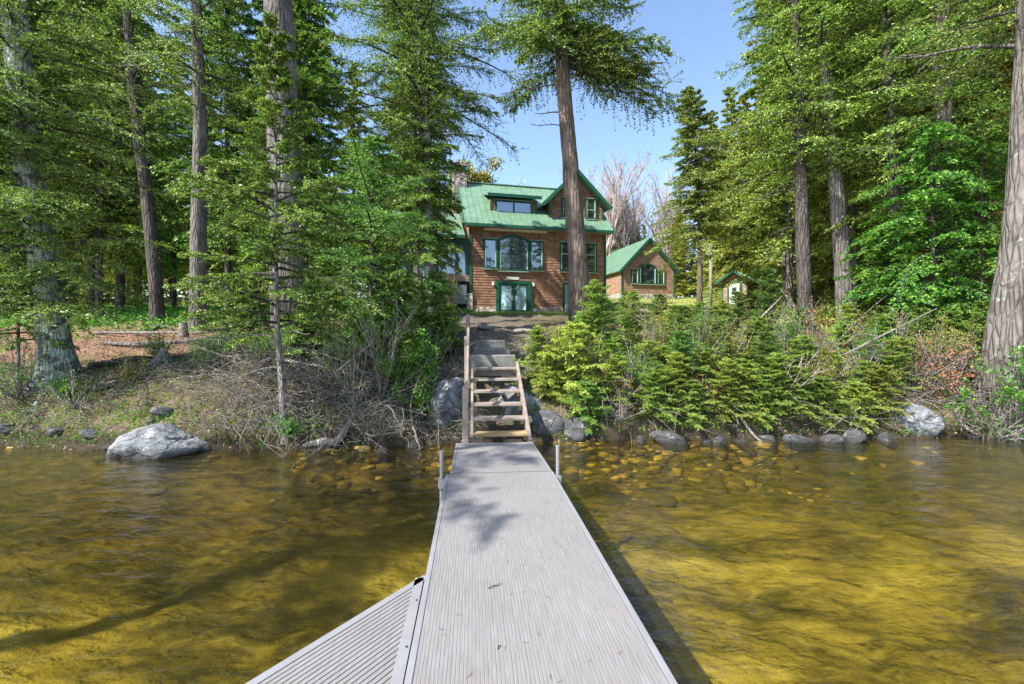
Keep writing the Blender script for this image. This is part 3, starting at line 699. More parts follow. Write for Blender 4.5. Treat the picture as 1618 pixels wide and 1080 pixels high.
# gable dormer
gf = lambda z: (max(6.2, 8.35-(11.0-z)/1.0+.18), min(W-.02, 8.35+(11.0-z)/1.0-.18))
gd = MB(); siding(gd, gf, 7.25, 10.75, .2, .5)
gd.slab([(6.25, .56, 7.2), (W-.05, .56, 7.2), (W-.05, .56, 8.55), (8.35, .56, 10.8), (6.25, .56, 8.6)], (0, 3.2, 0)); gable = gd.build('gable', M['siding'], house)
mbr = MB()
for sg in (-1, 1):
    ex = 8.35+sg*2.78
    mbr.slab([(8.35, -.05, 11.1), (ex, -.05, 8.32), (ex, 4.9, 8.32), (8.35, 4.9, 11.1)], Vector((-sg*.7, 0, -.7))*.14)
    for k in range(12):
        y = .05+k*.42
        mbr.slab([(8.35, y, 11.1), (ex, y, 8.32), (ex, y+.03, 8.32), (8.35, y+.03, 11.1)], Vector((sg*.7, 0, .7))*.04)
mbr.build('gable_roof', M['roof'], gable)
for sg in (-1, 1):
    MB().beam((8.35, -.09, 10.98), (8.35+sg*2.78, -.09, 8.20), .08, .26, (0, 0, 1)).build('rake_board', M['trim'], gable)
for x in (6.18, W-.15): MB().box(x, x+.17, .44, .55, 7.2, 8.4).build('corner_board', M['trim'], gable)
def window(par, x0, x1, z0, z1, y=0, fw=.12, name='window', arch=0, bars=0, edge=True, glass='glass', mull=()):
    o = MB()
    yf0, yf1 = y-.13, y-.02
    o.box(x0, x0+fw, yf0, yf1, z0, z1); o.box(x1-fw, x1, yf0, yf1, z0, z1); o.box(x0+fw, x1-fw, yf0, yf1, z0, z0+fw)
    if arch:
        n = 14; cx = (x0+x1)/2; hw = (x1-x0)/2
        zt = lambda x, e: z1+arch*(1-((x-cx)/hw)**2)+e
        for i in range(n):
            a = x0+(x1-x0)*i/n; b = x0+(x1-x0)*(i+1)/n
            o.slab([(a, yf0+.003, zt(a, -fw)), (b, yf0+.003, zt(b, -fw)), (b, yf0+.003, zt(b, .03)), (a, yf0+.003, zt(a, .03))], (0, .1, 0))
    else: o.box(x0+fw, x1-fw, yf0, yf1, z1-fw, z1)
    for m in mull: o.box(m-.05, m+.05, yf0+.004, yf1, z0+fw, z1-fw)
    f = o.build(name, M['trimd'], par)
    g = MB(); 
    if arch:
        n = 14
        pts = [(x0+fw*.5, y-.05, z0+fw*.5)]+[(x1-fw*.5, y-.05, z0+fw*.5)]+[(x1-fw*.5-(x1-x0-fw)*i/n, y-.05, zt(x1-fw*.5-(x1-x0-fw)*i/n, -fw*.5)) for i in range(n+1)]
        g.slab(pts, (0, .02, 0))
    else: g.box(x0+fw*.5, x1-fw*.5, y-.05, y-.03, z0+fw*.5, z1-fw*.5)
    g.build('pane', M[glass], f)
    if edge:
        e = MB(); t = .03; ys = y-.15
        e.box(x0+fw, x0+fw+t, ys, y-.05, z0+fw, z1-fw); e.box(x1-fw-t, x1-fw, ys, y-.05, z0+fw, z1-fw)
        e.box(x0-.02, x1+.02, ys-.04, y-.02, z0-.05, z0-.002)
        if not arch: e.box(x0-.02, x1+.02, ys-.01, y-.02, z1+.002, z1+.04)
        if bars: e.box(x0+fw+t, x1-fw-t, ys+.01, y-.05, z0+(z1-z0)*bars-.02, z0+(z1-z0)*bars+.02)
        e.build('sash', M['green_light'], f)
    return f
window(house, 1.05, 2.10, 3.25, 5.46)
window(house, 2.16, 4.50, 3.12, 5.40, arch=.38, fw=.14)
window(house, 4.56, 5.62, 3.22, 5.46, bars=.66)
window(house, 6.90, 8.30, 3.21, 5.47, bars=.6); window(house, 8.48, 9.90, 3.21, 5.47, bars=.6)
window(dormer, 2.10, 4.98, 7.58, 8.62, y=.9, mull=(3.54,))
window(gable, 7.20, 8.10, 7.45, 9.0, y=.5, bars=.45); window(gable, 9.15, 10.10, 7.45, 9.05, y=.5, bars=.45)
# double door
dd = MB(); dd.box(1.98, 2.2, -.16, -.02, .0, 2.38).box(4.42, 4.64, -.16, -.02, 0, 2.38).box(2.2, 4.42, -.16, -.02, 2.2, 2.38).box(2.2, 4.42, -.18, -.02, -.02, .06)
door = dd.build('double_door', M['trim'], house)
for x0, x1 in ((2.21, 3.30), (3.32, 4.41)):
    l = MB(); l.box(x0, x0+.16, -.12, -.05, .06, 2.19).box(x1-.16, x1, -.12, -.05, .06, 2.19).box(x0+.16, x1-.16, -.12, -.05, .06, .26).box(x0+.16, x1-.16, -.12, -.05, 2.03, 2.19)
    leaf = l.build('door_leaf', M['trimd'], door)
    MB().box(x0+.12, x1-.12, -.09, -.07, .2, 2.1).build('pane', M['doorglass'], door)
for x in (3.2, 3.42): MB().box(x-.035, x+.035, -.17, -.11, .95, 1.3).build('handle', M['alu'], door, .01)
cx = 3.31; ar = MB()
for i in range(10):
    a, b = PI*i/10, PI*(i+1)/10
    ar.beam((cx+.36*math.cos(a), -.125, 2.16-.36*math.sin(a)), (cx+.36*math.cos(b), -.125, 2.16-.36*math.sin(b)), .025, .03, (0, 1, 0))
ar.build('fan_ornament', M['green_light'], door)
window(house, 7.15, 8.35, .02, 2.4, name='lower_window', glass='doorglass', fw=.14); window(house, 8.45, 9.63, .3, 2.4, name='lower_window', fw=.14)
o = MB().box(2.77, 3.73, -.075, -.04, 2.50, 2.70).build('name_board', M['white'], house, .01); o['label'] = 'small blank pale board above the double door'
for x in (1.77, 4.83):
    lm = MB(); lm.box(x-.06, x+.06, -.09, -.03, 2.02, 2.3); lm.beam((x, -.08, 2.25), (x, -.18, 2.2), .04, .04); l = lm.build('wall_lamp', M['white'], house, .01)
    MB().tube([(x, -.18, 2.2), (x, -.18, 2.16), (x, -.18, 2.05), (x, -.18, 2.0)], [.03, .09, .1, .05], 10).build('lamp_shade', M['white'], l, smooth=True)
aw = MB(); aw.box(1.06, 5.8, -.42, -.05, 6.0, 6.19); o = aw.build('awning_case', M['cream'], house, .03)
# chimney
cb = MB(); cb.box(-.78, .30, 3.45, 4.45, -1, 11.45); ch = cb.build('chimney', M['stonework'], house, .03)
cp = MB(); cp.box(-.86, .38, 3.38, 4.52, 11.95, 12.08)
for x in (-.74, .12): 
    for y in (3.5, 4.3): cp.box(x, x+.14, y, y+.12, 11.45, 11.95)
cp.build('chimney_cap', M['stone'], ch); MB().box(-.5, .02, 3.7, 4.2, 11.45, 11.9).build('flue', M['black'], ch); MB().box(.14, .32, 3.43, 3.49, 11.3, 11.95).build('flashing', M['flue'], ch)
# left wing: screened porch over a dark basement
wg = MB(); wg.box(-4.9, -.01, .12, 5.5, -1, 2.2)
wing = wg.build('porch_wing', M['siding'], house)
sg_ = MB(); siding(sg_, lambda z: (-4.9, -.01), 2.3, 2.82, .17, 0, .03, .1); sg_.build('porch_band', M['wood'], wing)
MB().box(-4.9, -.01, .1, .16, -.6, 2.3).build('basement_shade', M['black'], wing)  # black sheet painted in for the dark under the porch
for x in (-4.85, -2.36, -.26): MB().box(x, x+.15, -.07, .08, 2.82, 5.3).build('porch_post', M['trimd'], wing)
MB().box(-4.9, -.01, -.06, .1, 5.0, 5.32).build('porch_beam', M['trimd'], wing)
for x0, x1 in ((-4.7, -2.37), (-2.2, -.27)): MB().box(x0, x1, .02, .05, 2.83, 5.0).build('pane', M['glass'], wing)
rw = MB(); roof_plane(rw, -5.3, -.36, -.62, 5.5, 3.2, 8.0, .1); rw.build('wing_roof', M['roof'], wing)
MB().box(-5.3, -.36, -.68, -.62, 5.28, 5.5).build('fascia', M['trim'], wing)
MB().box(-4.95, -4.55, -.2, .2, -.6, 2.3).build('stone_pier', M['stonepale'], wing, .02)
MB().box(-4.8, -.1, .2, 5.4, 2.83, 2.9).build('porch_floor', M['wood'], wing)
bx = MB().box(-1.12, -.2, -.25, .1, .65, 2.0).box(-1.14, -.18, -.28, -.2, 1.25, 1.3).build('grey_panel', M['lattice'], wing)
def hl(X, Y, Z): c, s_ = math.cos(HR), math.sin(HR); return (-3.12+X*c-Y*s_, 33+X*s_+Y*c, HZ+Z)
# split firewood leaning against the footing, right of the door
rr = random.Random(3)
for k in range(13):
    X = 5.25+k*.14+rr.uniform(-.04, .04); L = rr.uniform(.7, .95)
    a = (X, -.62+rr.uniform(-.1, .1), -.02); b = (X-.28+rr.uniform(-.12, .12), -.14, L*.62)
    o = MB().tube([a, b], [.055, .045], 6).build('firewood_log', M['deadw'] if k % 3 else M['wood'], None); o.location = hl(0, 0, 0); o.rotation_euler = (0, 0, HR)
    tag(o, 'pale split log leaning on the stone footing right of the double door', 'log', 'split logs leaning on the house footing')
pl = empty('planter', hl(4.9, -.45, 0), HR, label='small pot with a green plant right of the double door', cat='planter')
MB().tube([(0, 0, 0), (0, 0, .38)], [.14, .18], 12).build('pot', M['white'], pl)
rg2 = np.random.default_rng(5); P0 = rg2.normal(0, .12, (160, 3))+np.array([0, 0, .5]); d0 = unit(rg2.normal(size=(160, 3))); w0 = unit(np.cross(d0, rg2.normal(size=(160, 3))))
link('foliage', quads_mesh('foliage', np.stack([P0, P0+d0*.05+w0*.03, P0+d0*.1, P0+d0*.05-w0*.03], 1), rg2.random(160)), M['leafg'], pl)

# ------------------------------------------------------------------ cabin and shed
cabin = empty('cabin', (at(982, 50), 50, 5.72), R(14), label='small brown gabled cabin with arched picture window and green roof behind the lawn', cat='cabin')
CW = 6.6
cf = lambda z: (max(0, CW/2-(6.6-z)/1.09+.1), min(CW, CW/2+(6.6-z)/1.09-.1))
cw = MB(); siding(cw, cf, .5, 6.3, .19); cw.slab([(0, .07, -.5), (CW, .07, -.5), (CW, .07, 3.1), (CW/2, .07, 6.4), (0, .07, 3.1)], (0, 9, 0))
for i in range(14): cw.slab([(-.03, .07, .5+i*.19), (-.008, .07, .69+i*.19), (.05, .07, .69+i*.19), (.05, .07, .5+i*.19)], (0, 8.9, 0))
cw.build('wall', M['siding2'], cabin)
MB().box(.02, CW-.02, -.05, .06, -.6, .5).box(-.05, .02, .06, 9, -.6, .5).build('foundation', M['stonepale'], cabin)
rb = MB()
for sg in (-1, 1):
    ex = CW/2+sg*3.72; ez = 6.75-3.72*1.03
    rb.slab([(CW/2, -.4, 6.75), (ex, -.4, ez), (ex, 9.4, ez), (CW/2, 9.4, 6.75)], Vector((-sg*.7, 0, -.7))*.12)
    for k in range(23):
        y = -.3+k*.42; rb.slab([(CW/2, y, 6.75), (ex, y, ez), (ex, y+.03, ez), (CW/2, y+.03, 6.75)], Vector((sg*.7, 0, .7))*.035)
rb.build('roof', M['roof'], cabin)
for sg in (-1, 1): MB().beam((CW/2, -.44, 6.63), (CW/2+sg*3.72, -.44, 6.63-3.72*1.03), .08, .24).build('rake_board', M['trim'], cabin)
for x in (0, CW-.16): MB().box(x-.01, x+.17, -.07, .04, .3, 3.1).build('corner_board', M['trim'], cabin)
window(cabin, 1.12, 2.05, 1.6, 3.2); window(cabin, 2.12, 4.22, 1.55, 3.45, arch=.42, fw=.13); window(cabin, 4.3, 5.3, 1.55, 3.2)
window(cabin, -.02, .0, 1.6, 3.0) if False else None
sx, sy = at(1141, 37.6), 37.6
shed = empty('shed', (sx, sy, 3.78), R(-40), label='tiny brown shed with white door and green roof among the firs on the right', cat='shed')
SW = 1.9
swb = MB(); sf = lambda z: (max(0, SW/2-(2.95-z)/.72+.05), min(SW, SW/2+(2.95-z)/.72-.05)); siding(swb, sf, .1, 2.8, .19)
swb.slab([(0, .07, -.4), (SW, .07, -.4), (SW, .07, 2.1), (SW/2, .07, 2.78), (0, .07, 2.1)], (0, 3.4, 0))
for i in range(11): swb.slab([(SW+.03, .07, .1+i*.19), (SW+.008, .07, .29+i*.19), (SW-.05, .07, .29+i*.19), (SW-.05, .07, .1+i*.19)], (0, 3.4, 0))
swb.build('wall', M['siding2'], shed)
rb = MB()
for sg in (-1, 1):
    ex = SW/2+sg*1.35; ez = 3.08-1.35*.7
    rb.slab([(SW/2, -.45, 3.08), (ex, -.45, ez), (ex, 3.75, ez), (SW/2, 3.75, 3.08)], Vector((-sg*.57, 0, -.82))*.09)
    for k in range(10): y = -.4+k*.42; rb.slab([(SW/2, y, 3.08), (ex, y, ez), (ex, y+.03, ez), (SW/2, y+.03, 3.08)], Vector((sg*.57, 0, .82))*.03)
rb.build('roof', M['roof'], shed)
for sg in (-1, 1): MB().beam((SW/2, -.48, 3.0), (SW/2+sg*1.35, -.48, 3.0-1.35*.7), .07, .17).build('rake_board', M['trim'], shed)
d_ = MB(); d_.box(.42, .56, -.11, -.02, 0, 2.2).box(1.34, 1.48, -.11, -.02, 0, 2.2).box(.56, 1.34, -.11, -.02, 2.06, 2.2); df = d_.build('door_frame', M['trim'], shed)
dr_ = MB().box(.57, 1.33, -.09, -.02, .02, 2.05).build('door', M['white'], shed); MB().box(.78, 1.12, -.11, -.092, 1.15, 1.7).build('pane', M['glass'], dr_); MB().tube([(1.25, -.14, 1.0), (1.25, -.09, 1.0)], .03, 8).build('handle', M['alu'], dr_)
for x in (-.02, SW-.08): MB().box(x, x+.1, -.06, .03, 0, 2.05).build('corner_board', M['trim'], shed)
up = empty('utility_pole', (at(1123, 40), 40, gz(at(1123, 40), 40)), 0, label='grey utility pole with white transformer can between the cabin and the shed', cat='utility pole')
MB().tube([(0, 0, -.5), (0, 0, 5.7)], [.15, .12], 12).build('pole', M['deadw'], up, smooth=True)
MB().beam((-1.1, 0, 5.5), (.2, 0, 5.5), .09, .11).build('crossarm', M['wood'], up); MB().tube([(-.2, -.25, 4.6), (-.2, -.25, 4.7), (-.2, -.25, 5.35), (-.2, -.25, 5.45)], [.12, .2, .2, .1], 14).build('transformer', M['galv'], up)
for k, (px, d, lb) in enumerate([(1012, 34, 'lowest reddish timber step in the lawn before the cabin'), (1010, 35.2, 'middle timber step in the lawn before the cabin'), (1006, 36.6, 'upper timber step in the lawn before the cabin')]):
    x = at(px, d); o = MB().box(-.75, .75, -.15, .15, -.2, .1).build('garden_step', M['wood'], None, .01); o.location = (x, d, gz(x, d)+.12); tag(o, lb, 'step')

# ------------------------------------------------------------------ large single trees
def big_tree(name, label, pts, r0, r1, bark, seed, crowns, flare=.5, lobes=5, fl_h=.8, dead=(), colr=None, cat='tree', extra=()):
    e = empty(name, tuple(pts[0]), 0, label=label, cat=cat); B = np.array(pts[0], float)
    loc = [tuple(np.array(p)-B) for p in pts]; loc[0] = (loc[0][0], loc[0][1], -.5)
    P = spline(loc, 60); path = lambda h: (float(np.interp(h, P[:, 2], P[:, 0])), float(np.interp(h, P[:, 2], P[:, 1])))
    tb = Tubes(); lt = Tubes()
    for ci, c in enumerate(crowns):
        bl = crown_branches(seed+ci*7, c['H']-B[2], c['z0']-B[2], c['R'], c['nb'], c.get('prof', hemp), c.get('rise', rs_h), c.get('dr', .3), path, c.get('sector'), c.get('skip', 0))
        Q = branch_set(seed+ci, bl, c.get('k', 11), c.get('sl', .10), c.get('sw', .030), c.get('nsub', 18), c.get('sublen', .42), lt, droop=c.get('droop', .15), start=c.get('start', .12), subdroop=c.get('sd', -.1))
        crown(Q, seed+ci, c['mat'], e, colr=colr)
    if lt.V: link('limbs', lt.mesh('limbs'), M['barkd'], e)
    rr = np.random.default_rng(seed)
    for (z, az, L, rad, up_) in dead:
        h = z-B[2]; cc = path(h); t = np.linspace(0, 1, 8); D = np.array([math.cos(az), math.sin(az), up_])
        Pd = np.array([cc[0], cc[1], h])+D*L*t[:, None]; Pd[:, 2] += .06*L*np.sin(t*5); Pd[:, 1] += .05*L*np.sin(t*4)
        tb.add(Pd, rad*(1-.8*t)+.004, 5)
        for q in range(int(3+L*2)):
            s_ = rr.uniform(.3, 1); p0 = Pd[int(s_*7)]; d2 = unit(rr.normal(0, 1, 3)+D*1.0); l2 = rr.uniform(.15, .5)*L*.5; t2 = np.linspace(0, 1, 4)
            tb.add(p0+d2*l2*t2[:, None]+np.array([0, 0, -.2])*l2*(t2**2)[:, None], rad*.3*(1-.7*t2)+.003, 3)
    for T_ in extra: tb.add(T_[0]-B, T_[1], 8)
    link('trunk', trunk_mesh(loc, r0, r1, seed, flare, lobes, 26, 70, fl_h, tb), M[bark], e); placed.append((pts[0][0], pts[0][1])); return e
def bp(px, py, d): return (at(px, d), d, EYE+(530-py)/719*d)
g = lambda px, d: (at(px, d), d, gz(at(px, d), d))
big_tree('pine_tree', 'tall straight pine standing in front of the right half of the house', [g(916, 16), bp(912, 400, 16), bp(900, 250, 16), bp(886, 60, 16.2), bp(880, -150, 16.3), bp(876, -420, 16.3)],
         .40, .12, 'barkp', 101, [dict(H=18, z0=11.0, R=3.7, nb=70, mat='hem', prof=lambda u: min(1, .8+u)*(1-u)**.6+.05, rise=lambda u: .02+.4*u, dr=.2, sl=.115, sw=.044, k=17, nsub=26, sublen=.55),
          dict(H=12.9, z0=10.9, R=3.7, nb=14, mat='hem', rise=lambda u: -.1, dr=.2, sector=(.15, .5), prof=lambda u: 1, sl=.115, sw=.044, k=17, nsub=28, sublen=.55)],
         .35, 5, .7, [(11.4, .05, 3.6, .06, .02), (9.4, 3.0, 1.1, .03, .12), (8.9, 3.3, 1.3, .02, .05), (10.4, 2.9, 1.5, .03, .1), (10.9, .2, 2.2, .03, -.25)])
big_tree('hemlock_tree', 'dark hemlock with dense green foliage column hiding the left end of the house', [g(678, 18), bp(677, 400, 18), bp(672, 200, 18), bp(660, 60, 18), bp(652, -120, 18), bp(650, -300, 18)],
         .26, .06, 'barkl', 102, [dict(H=9.2, z0=4.6, R=1.8, nb=72, mat='hem', prof=lambda u: .85, rise=lambda u: .0+.1*u, dr=.28, nsub=24, k=11, sl=.11, sw=.034),
          dict(H=19, z0=9.4, R=4.5, nb=125, mat='hem', prof=lambda u: min(1, .55+u*3)*(1-u)**.5+.03, rise=lambda u: .15+.3*u, dr=.25, nsub=24, k=11, sl=.11, sw=.034)],
         .45, 5, .6, [(8.3, .1, 1.9, .02, -.22), (9.8, .0, 1.9, .02, -.05)], colr=(1.0, 1.25, 1.0))
big_tree('hemlock_tree', 'slim pale trunk beside the bigger trunk of the dark hemlock by the house', [g(660, 17.6), bp(659, 400, 17.6), bp(662, 250, 17.7), bp(668, 60, 17.8)], .11, .03, 'bark', 103, [dict(H=12, z0=5.5, R=1.4, nb=26, mat='hem')], .2)
big_tree('maple_tree', 'huge straight grey trunk directly behind the young fir on the left bank', [g(458, 10.6), bp(455, 400, 10.6), bp(447, 200, 10.6), bp(440, 0, 10.6), bp(436, -250, 10.7), bp(430, -600, 10.8)],
         .44, .22, 'bark', 104, [dict(H=17, z0=11, R=3.4, nb=14, mat='hem')], .35, 6, .8, [(7.6, 2.8, .9, .04, .5), (9.4, .5, 1.2, .04, .6)])
big_tree('pine_tree', 'grey trunk with dead stub branches, right of two trunks in the left woods', [g(312, 15), bp(314, 350, 15), bp(316, 200, 15), bp(312, 60, 15), bp(308, -150, 15)],
         .27, .12, 'bark', 105, [dict(H=16.5, z0=8.8, R=3.2, nb=60, mat='hem')], .4, 5, .5, [(10.2, 3.2, 3.3, .035, .12), (11.6, 3.0, 1.2, .04, .1), (9.7, 3.3, 1.0, .03, .05), (12.4, 3.6, 1.4, .03, .4), (10.8, 2.8, 1.5, .03, .3), (8.8, .3, .9, .03, .2)])
big_tree('pine_tree', 'curving dark trunk, left of two trunks standing by the needle covered path', [g(252, 17), bp(240, 380, 17), bp(222, 230, 17), bp(207, 100, 17), bp(200, -60, 17), bp(196, -300, 17)],
         .25, .12, 'barkd', 106, [dict(H=17, z0=8.8, R=3.4, nb=60, mat='hem')], .5, 5, .5, [(11.8, 3.5, 2.4, .03, .3), (11, .2, 1.2, .03, .1), (7.2, 2.9, 2.3, .02, .05)])
big_tree('pine_tree', 'massive lichen covered trunk base at the far left edge of the bank', [g(98, 9.3), bp(74, 440, 9.25), bp(44, 250, 9.2), bp(22, 0, 9.1), bp(6, -300, 9.1), bp(0, -700, 9.1)],
         .27, .14, 'barkl', 107, [dict(H=6.6, z0=2.0, R=2.1, nb=72, mat='fir', prof=lambda u: 1, rise=lambda u: .0, dr=.18, sector=(-1.3, 1.5), nsub=26, k=15, sl=.06, sw=.018, colr=1),
          dict(H=10.5, z0=4.6, R=2.6, nb=85, mat='hem', sl=.07, sw=.020, nsub=24, k=15)], 1.25, 6, .9)
big_tree('pine_tree', 'straight dark trunk, left one of the tall pair in the right woods', [g(1275, 14.6), bp(1268, 380, 14.6), bp(1264, 200, 14.6), bp(1258, 60, 14.6), bp(1250, -200, 14.6)],
         .23, .10, 'barkd', 108, [dict(H=16, z0=6.8, R=3.1, nb=80, mat='hem')], .35, 5, .6, [(6.2, 3.1, 1.6, .025, -.1), (5.0, 3.4, 1.4, .02, -.15), (8.4, 3.2, 2.2, .02, -.05)], colr=(1.2, 1.3, 1.0))
big_tree('pine_tree', 'leaning bluish grey trunk, right one of the tall pair in the right woods', [g(1338, 14.4), bp(1328, 380, 14.4), bp(1315, 230, 14.4), bp(1300, 70, 14.4), bp(1285, -200, 14.4)],
         .26, .11, 'bark', 109, [dict(H=15.5, z0=7.0, R=3.3, nb=80, mat='hem')], .3, 5, .6, colr=(1.2, 1.35, 1.0))
big_tree('pine_tree', 'dark double trunk in deep shade behind the bright green saplings', [g(1425, 13.4), bp(1418, 400, 13.4), bp(1410, 250, 13.4), bp(1402, 80, 13.4), bp(1395, -200, 13.4)],
         .22, .09, 'barkd', 110, [dict(H=16, z0=5.2, R=3.0, nb=90, mat='hem')], .3, 5, .6, colr=(1.1, 1.3, 1.0))
big_tree('pine_tree', 'rough dark trunk rising behind the saplings near the upper right corner', [g(1500, 12.4), bp(1494, 300, 12.4), bp(1487, 100, 12.4), bp(1482, -200, 12.4)],
         .24, .14, 'barkp', 111, [dict(H=15, z0=6.2, R=2.9, nb=85, mat='hem')], .3, 5, .6, [(8.2, .3, 2.6, .04, .35), (7.2, 2.9, 1.2, .03, .2)], colr=(1.1, 1.35, 1.0))
big_tree('maple_tree', 'big smooth grey trunk with wide flaring base at the right edge of the bank', [(at(1588, 9.1), 9.1, .15), bp(1598, 520, 9.0), bp(1612, 400, 8.95), bp(1622, 250, 8.9), bp(1632, 0, 8.9), bp(1640, -400, 8.9)],
         .36, .2, 'bark', 112, [dict(H=12, z0=7.2, R=2.8, nb=38, mat='hem', sl=.07, sw=.021, k=15, nsub=22)], .75, 5, 2.2, [(7.2, 2.6, 2.2, .05, .25)])
big_tree('spruce_tree', 'slim pointed spruce standing alone against the sky right of the house', [g(1104, 30), bp(1106, 400, 30), bp(1100, 250, 30), (at(1088, 30), 30, 17.9)],
         .22, .03, 'barkp', 113, [dict(H=17.9, z0=7.8, R=3.3, nb=165, mat='olive', prof=lambda u: (.85+.15*math.sin(u*23))*((1-u)**.6)+.05, rise=lambda u: -.02+.4*u, dr=.2, sl=.15, sw=.05, k=10)], .3, 5, .5)
big_tree('pine_tree', 'pale sunlit trunk in the right woods just left of the tall pair', [g(1245, 24), bp(1241, 400, 24), bp(1238, 250, 24), bp(1236, 60, 24)], .25, .12, 'bark', 114, [dict(H=20, z0=8, R=3, nb=50, mat='olive', sl=.17, sw=.06, k=7)], .35)
big_tree('snag', 'pale bare snag trunk rising behind the small shed', [g(1160, 44), bp(1160, 420, 44), bp(1158, 380, 44)], .25, .12, 'birch', 115, [dict(H=13, z0=9, R=1.6, nb=12, mat='olive', sl=.2, sw=.07, k=6)], .2)
# lakeside hemlock just outside the left edge whose boughs shade the water and the dock
SXn = True
big_tree('hemlock_tree', 'lakeside hemlock just beyond the left edge with boughs reaching over the water', [(-10.6, .3, .1), (-10.2, .3, 5), (-9.8, .3, 11), (-9.6, .3, 16)], .15, .06, 'bark', 119,
         [dict(H=12.5, z0=8.6, R=3.2, nb=15, mat='hem', prof=lambda u: 1-.4*u, sl=.12, sw=.045, nsub=18, skip=.15)], .3)

# young fir in front of the huge trunk
big_tree('balsam_fir', 'lush young balsam fir leaning over the left bank with a bare pale lower stem', [(at(452, 7.8), 7.8, -.15), bp(446, 620, 7.85), bp(438, 500, 7.9), bp(436, 300, 7.9), (at(435, 7.9), 7.9, 6.85)],
         .075, .012, 'barks', 120, [dict(H=6.85, z0=1.65, R=1.62, nb=92, mat='fir', prof=lambda u: (1.0 if u < .42 else max(.12, 1-(u-.42)*2.1))+.04, rise=lambda u: .05+.5*u, dr=.2, sl=.062, sw=.021, nsub=26, k=17, sublen=.36, start=.28, droop=.05)],
         .35, 5, .3, [(1.3, .1, 1.2, .012, -.1), (1.5, 3.3, 1.1, .01, .05), (1.1, 2.6, .9, .01, 0), (.9, .5, 1.0, .01, -.2), (1.55, -.6, 1.0, .01, .1), (1.0, 3.6, .9, .012, -.2)])
big_tree('young_hemlock', 'bushy young hemlock between the fir and the dark hemlock on the left bank', [g(585, 10.8), bp(587, 400, 10.8), (at(590, 10.8), 10.8, 6.3)], .07, .01, 'bark', 121,
         [dict(H=6.3, z0=1.9, R=1.7, nb=78, mat='fir', prof=lambda u: (1.0 if u < .55 else max(.1, 1-(u-.55)*2.2))+.04, rise=lambda u: .1+.4*u, dr=.25, sl=.07, sw=.021, nsub=26, k=13, sublen=.4)], .3, colr=(.8, .92, .9))
big_tree('young_hemlock', 'low green hemlock sapling left of the path just below the house', [g(690, 12.3), (at(690, 12.3), 12.3, 3.3)], .04, .008, 'bark', 122,
         [dict(H=3.3, z0=1.45, R=1.1, nb=44, mat='fir', rise=lambda u: .1+.4*u, sl=.09, sw=.03, nsub=16, k=8)], .3)
big_tree('young_hemlock', 'drooping hemlock sapling beside the bare stems left of the stairs', [g(628, 10.2), (at(630, 10.2), 10.2, 3.0)], .04, .008, 'bark', 123,
         [dict(H=3.0, z0=1.35, R=1.2, nb=46, mat='fir', rise=lambda u: .1+.3*u, sl=.085, sw=.028, nsub=16, k=8)], .3)
for px, d, H, R_, sd, lb in ((655, 10.9, 2.7, .85, 131, 'bright small hemlock sapling just above the pale boulder by the stairs'), (598, 9.6, 2.0, .9, 132, 'small hemlock sapling among the bare stems of the left bank'), (475, 9.9, 2.0, .9, 136, 'young hemlock boughs low in front of the huge grey trunk'), (640, 9.0, 1.6, .7, 137, 'small bright hemlock sapling leaning over the shore left of the stairs'), (705, 10.6, 2.25, .6, 133, 'slender hemlock sapling beside the handrail of the stairs'),
        (520, 10.9, 3.2, 1.1, 134, 'low hemlock sapling behind the dead brush right of the huge trunk'), (395, 10.8, 2.6, 1.0, 135, 'low hemlock sapling left of the huge grey trunk')):
    big_tree('hemlock_sapling', lb, [g(px, d), (at(px, d), d, H)], .03, .006, 'bark', sd, [dict(H=H, z0=gz(at(px, d), d)+.1, R=R_, nb=56, mat='fir', rise=lambda u: .15+.4*u, sl=.055, sw=.017, nsub=20, k=13)], .3, colr=(1.05, 1.05, .9))
big_tree('young_hemlock', 'small shaded hemlock at the left edge beneath the mossy trunk', [g(30, 9.2), (at(28, 9.2), 9.2, 3.5)], .04, .008, 'bark', 124,
         [dict(H=4.6, z0=1.4, R=1.5, nb=44, mat='fir', rise=lambda u: .1+.2*u, sl=.085, sw=.028, nsub=16, k=8)], .3)
big_tree('cedar_sapling', 'vivid green sapling with broad sprays in front of the dark woods at right', [g(1478, 11.4), (at(1470, 11.4), 11.4, 6.9)], .08, .01, 'barkd', 125,
         [dict(H=6.9, z0=2.1, R=1.9, nb=80, mat='cedar', prof=lambda u: min(1, .75+u)*(1-u)**.45+.05, rise=lambda u: .3, dr=.5, sl=.085, sw=.034, nsub=17, k=10, sublen=.4, droop=.3)], .3)
big_tree('cedar_sapling', 'second vivid green sapling closer to the big trunk at the right edge', [g(1550, 10.9), (at(1552, 10.9), 10.9, 6.4)], .07, .01, 'barkd', 126,
         [dict(H=6.4, z0=1.9, R=1.4, nb=62, mat='cedar', prof=lambda u: min(1, .75+u)*(1-u)**.45+.05, rise=lambda u: .3, dr=.5, sl=.085, sw=.034, nsub=17, k=10, sublen=.4, droop=.3)], .3, colr=(.8, .9, .8))
big_tree('cedar_sapling', 'low vivid green sapling spreading left across the tall trunks', [g(1415, 12.6), (at(1405, 12.6), 12.6, 4.7)], .06, .01, 'barkd', 127,
         [dict(H=4.9, z0=2.6, R=1.6, nb=50, mat='cedar', rise=lambda u: .3, dr=.4, sl=.085, sw=.034, nsub=17, k=10, sublen=.4, droop=.3, prof=lambda u: 1-.5*u)], .3, colr=(.9, 1, .8))

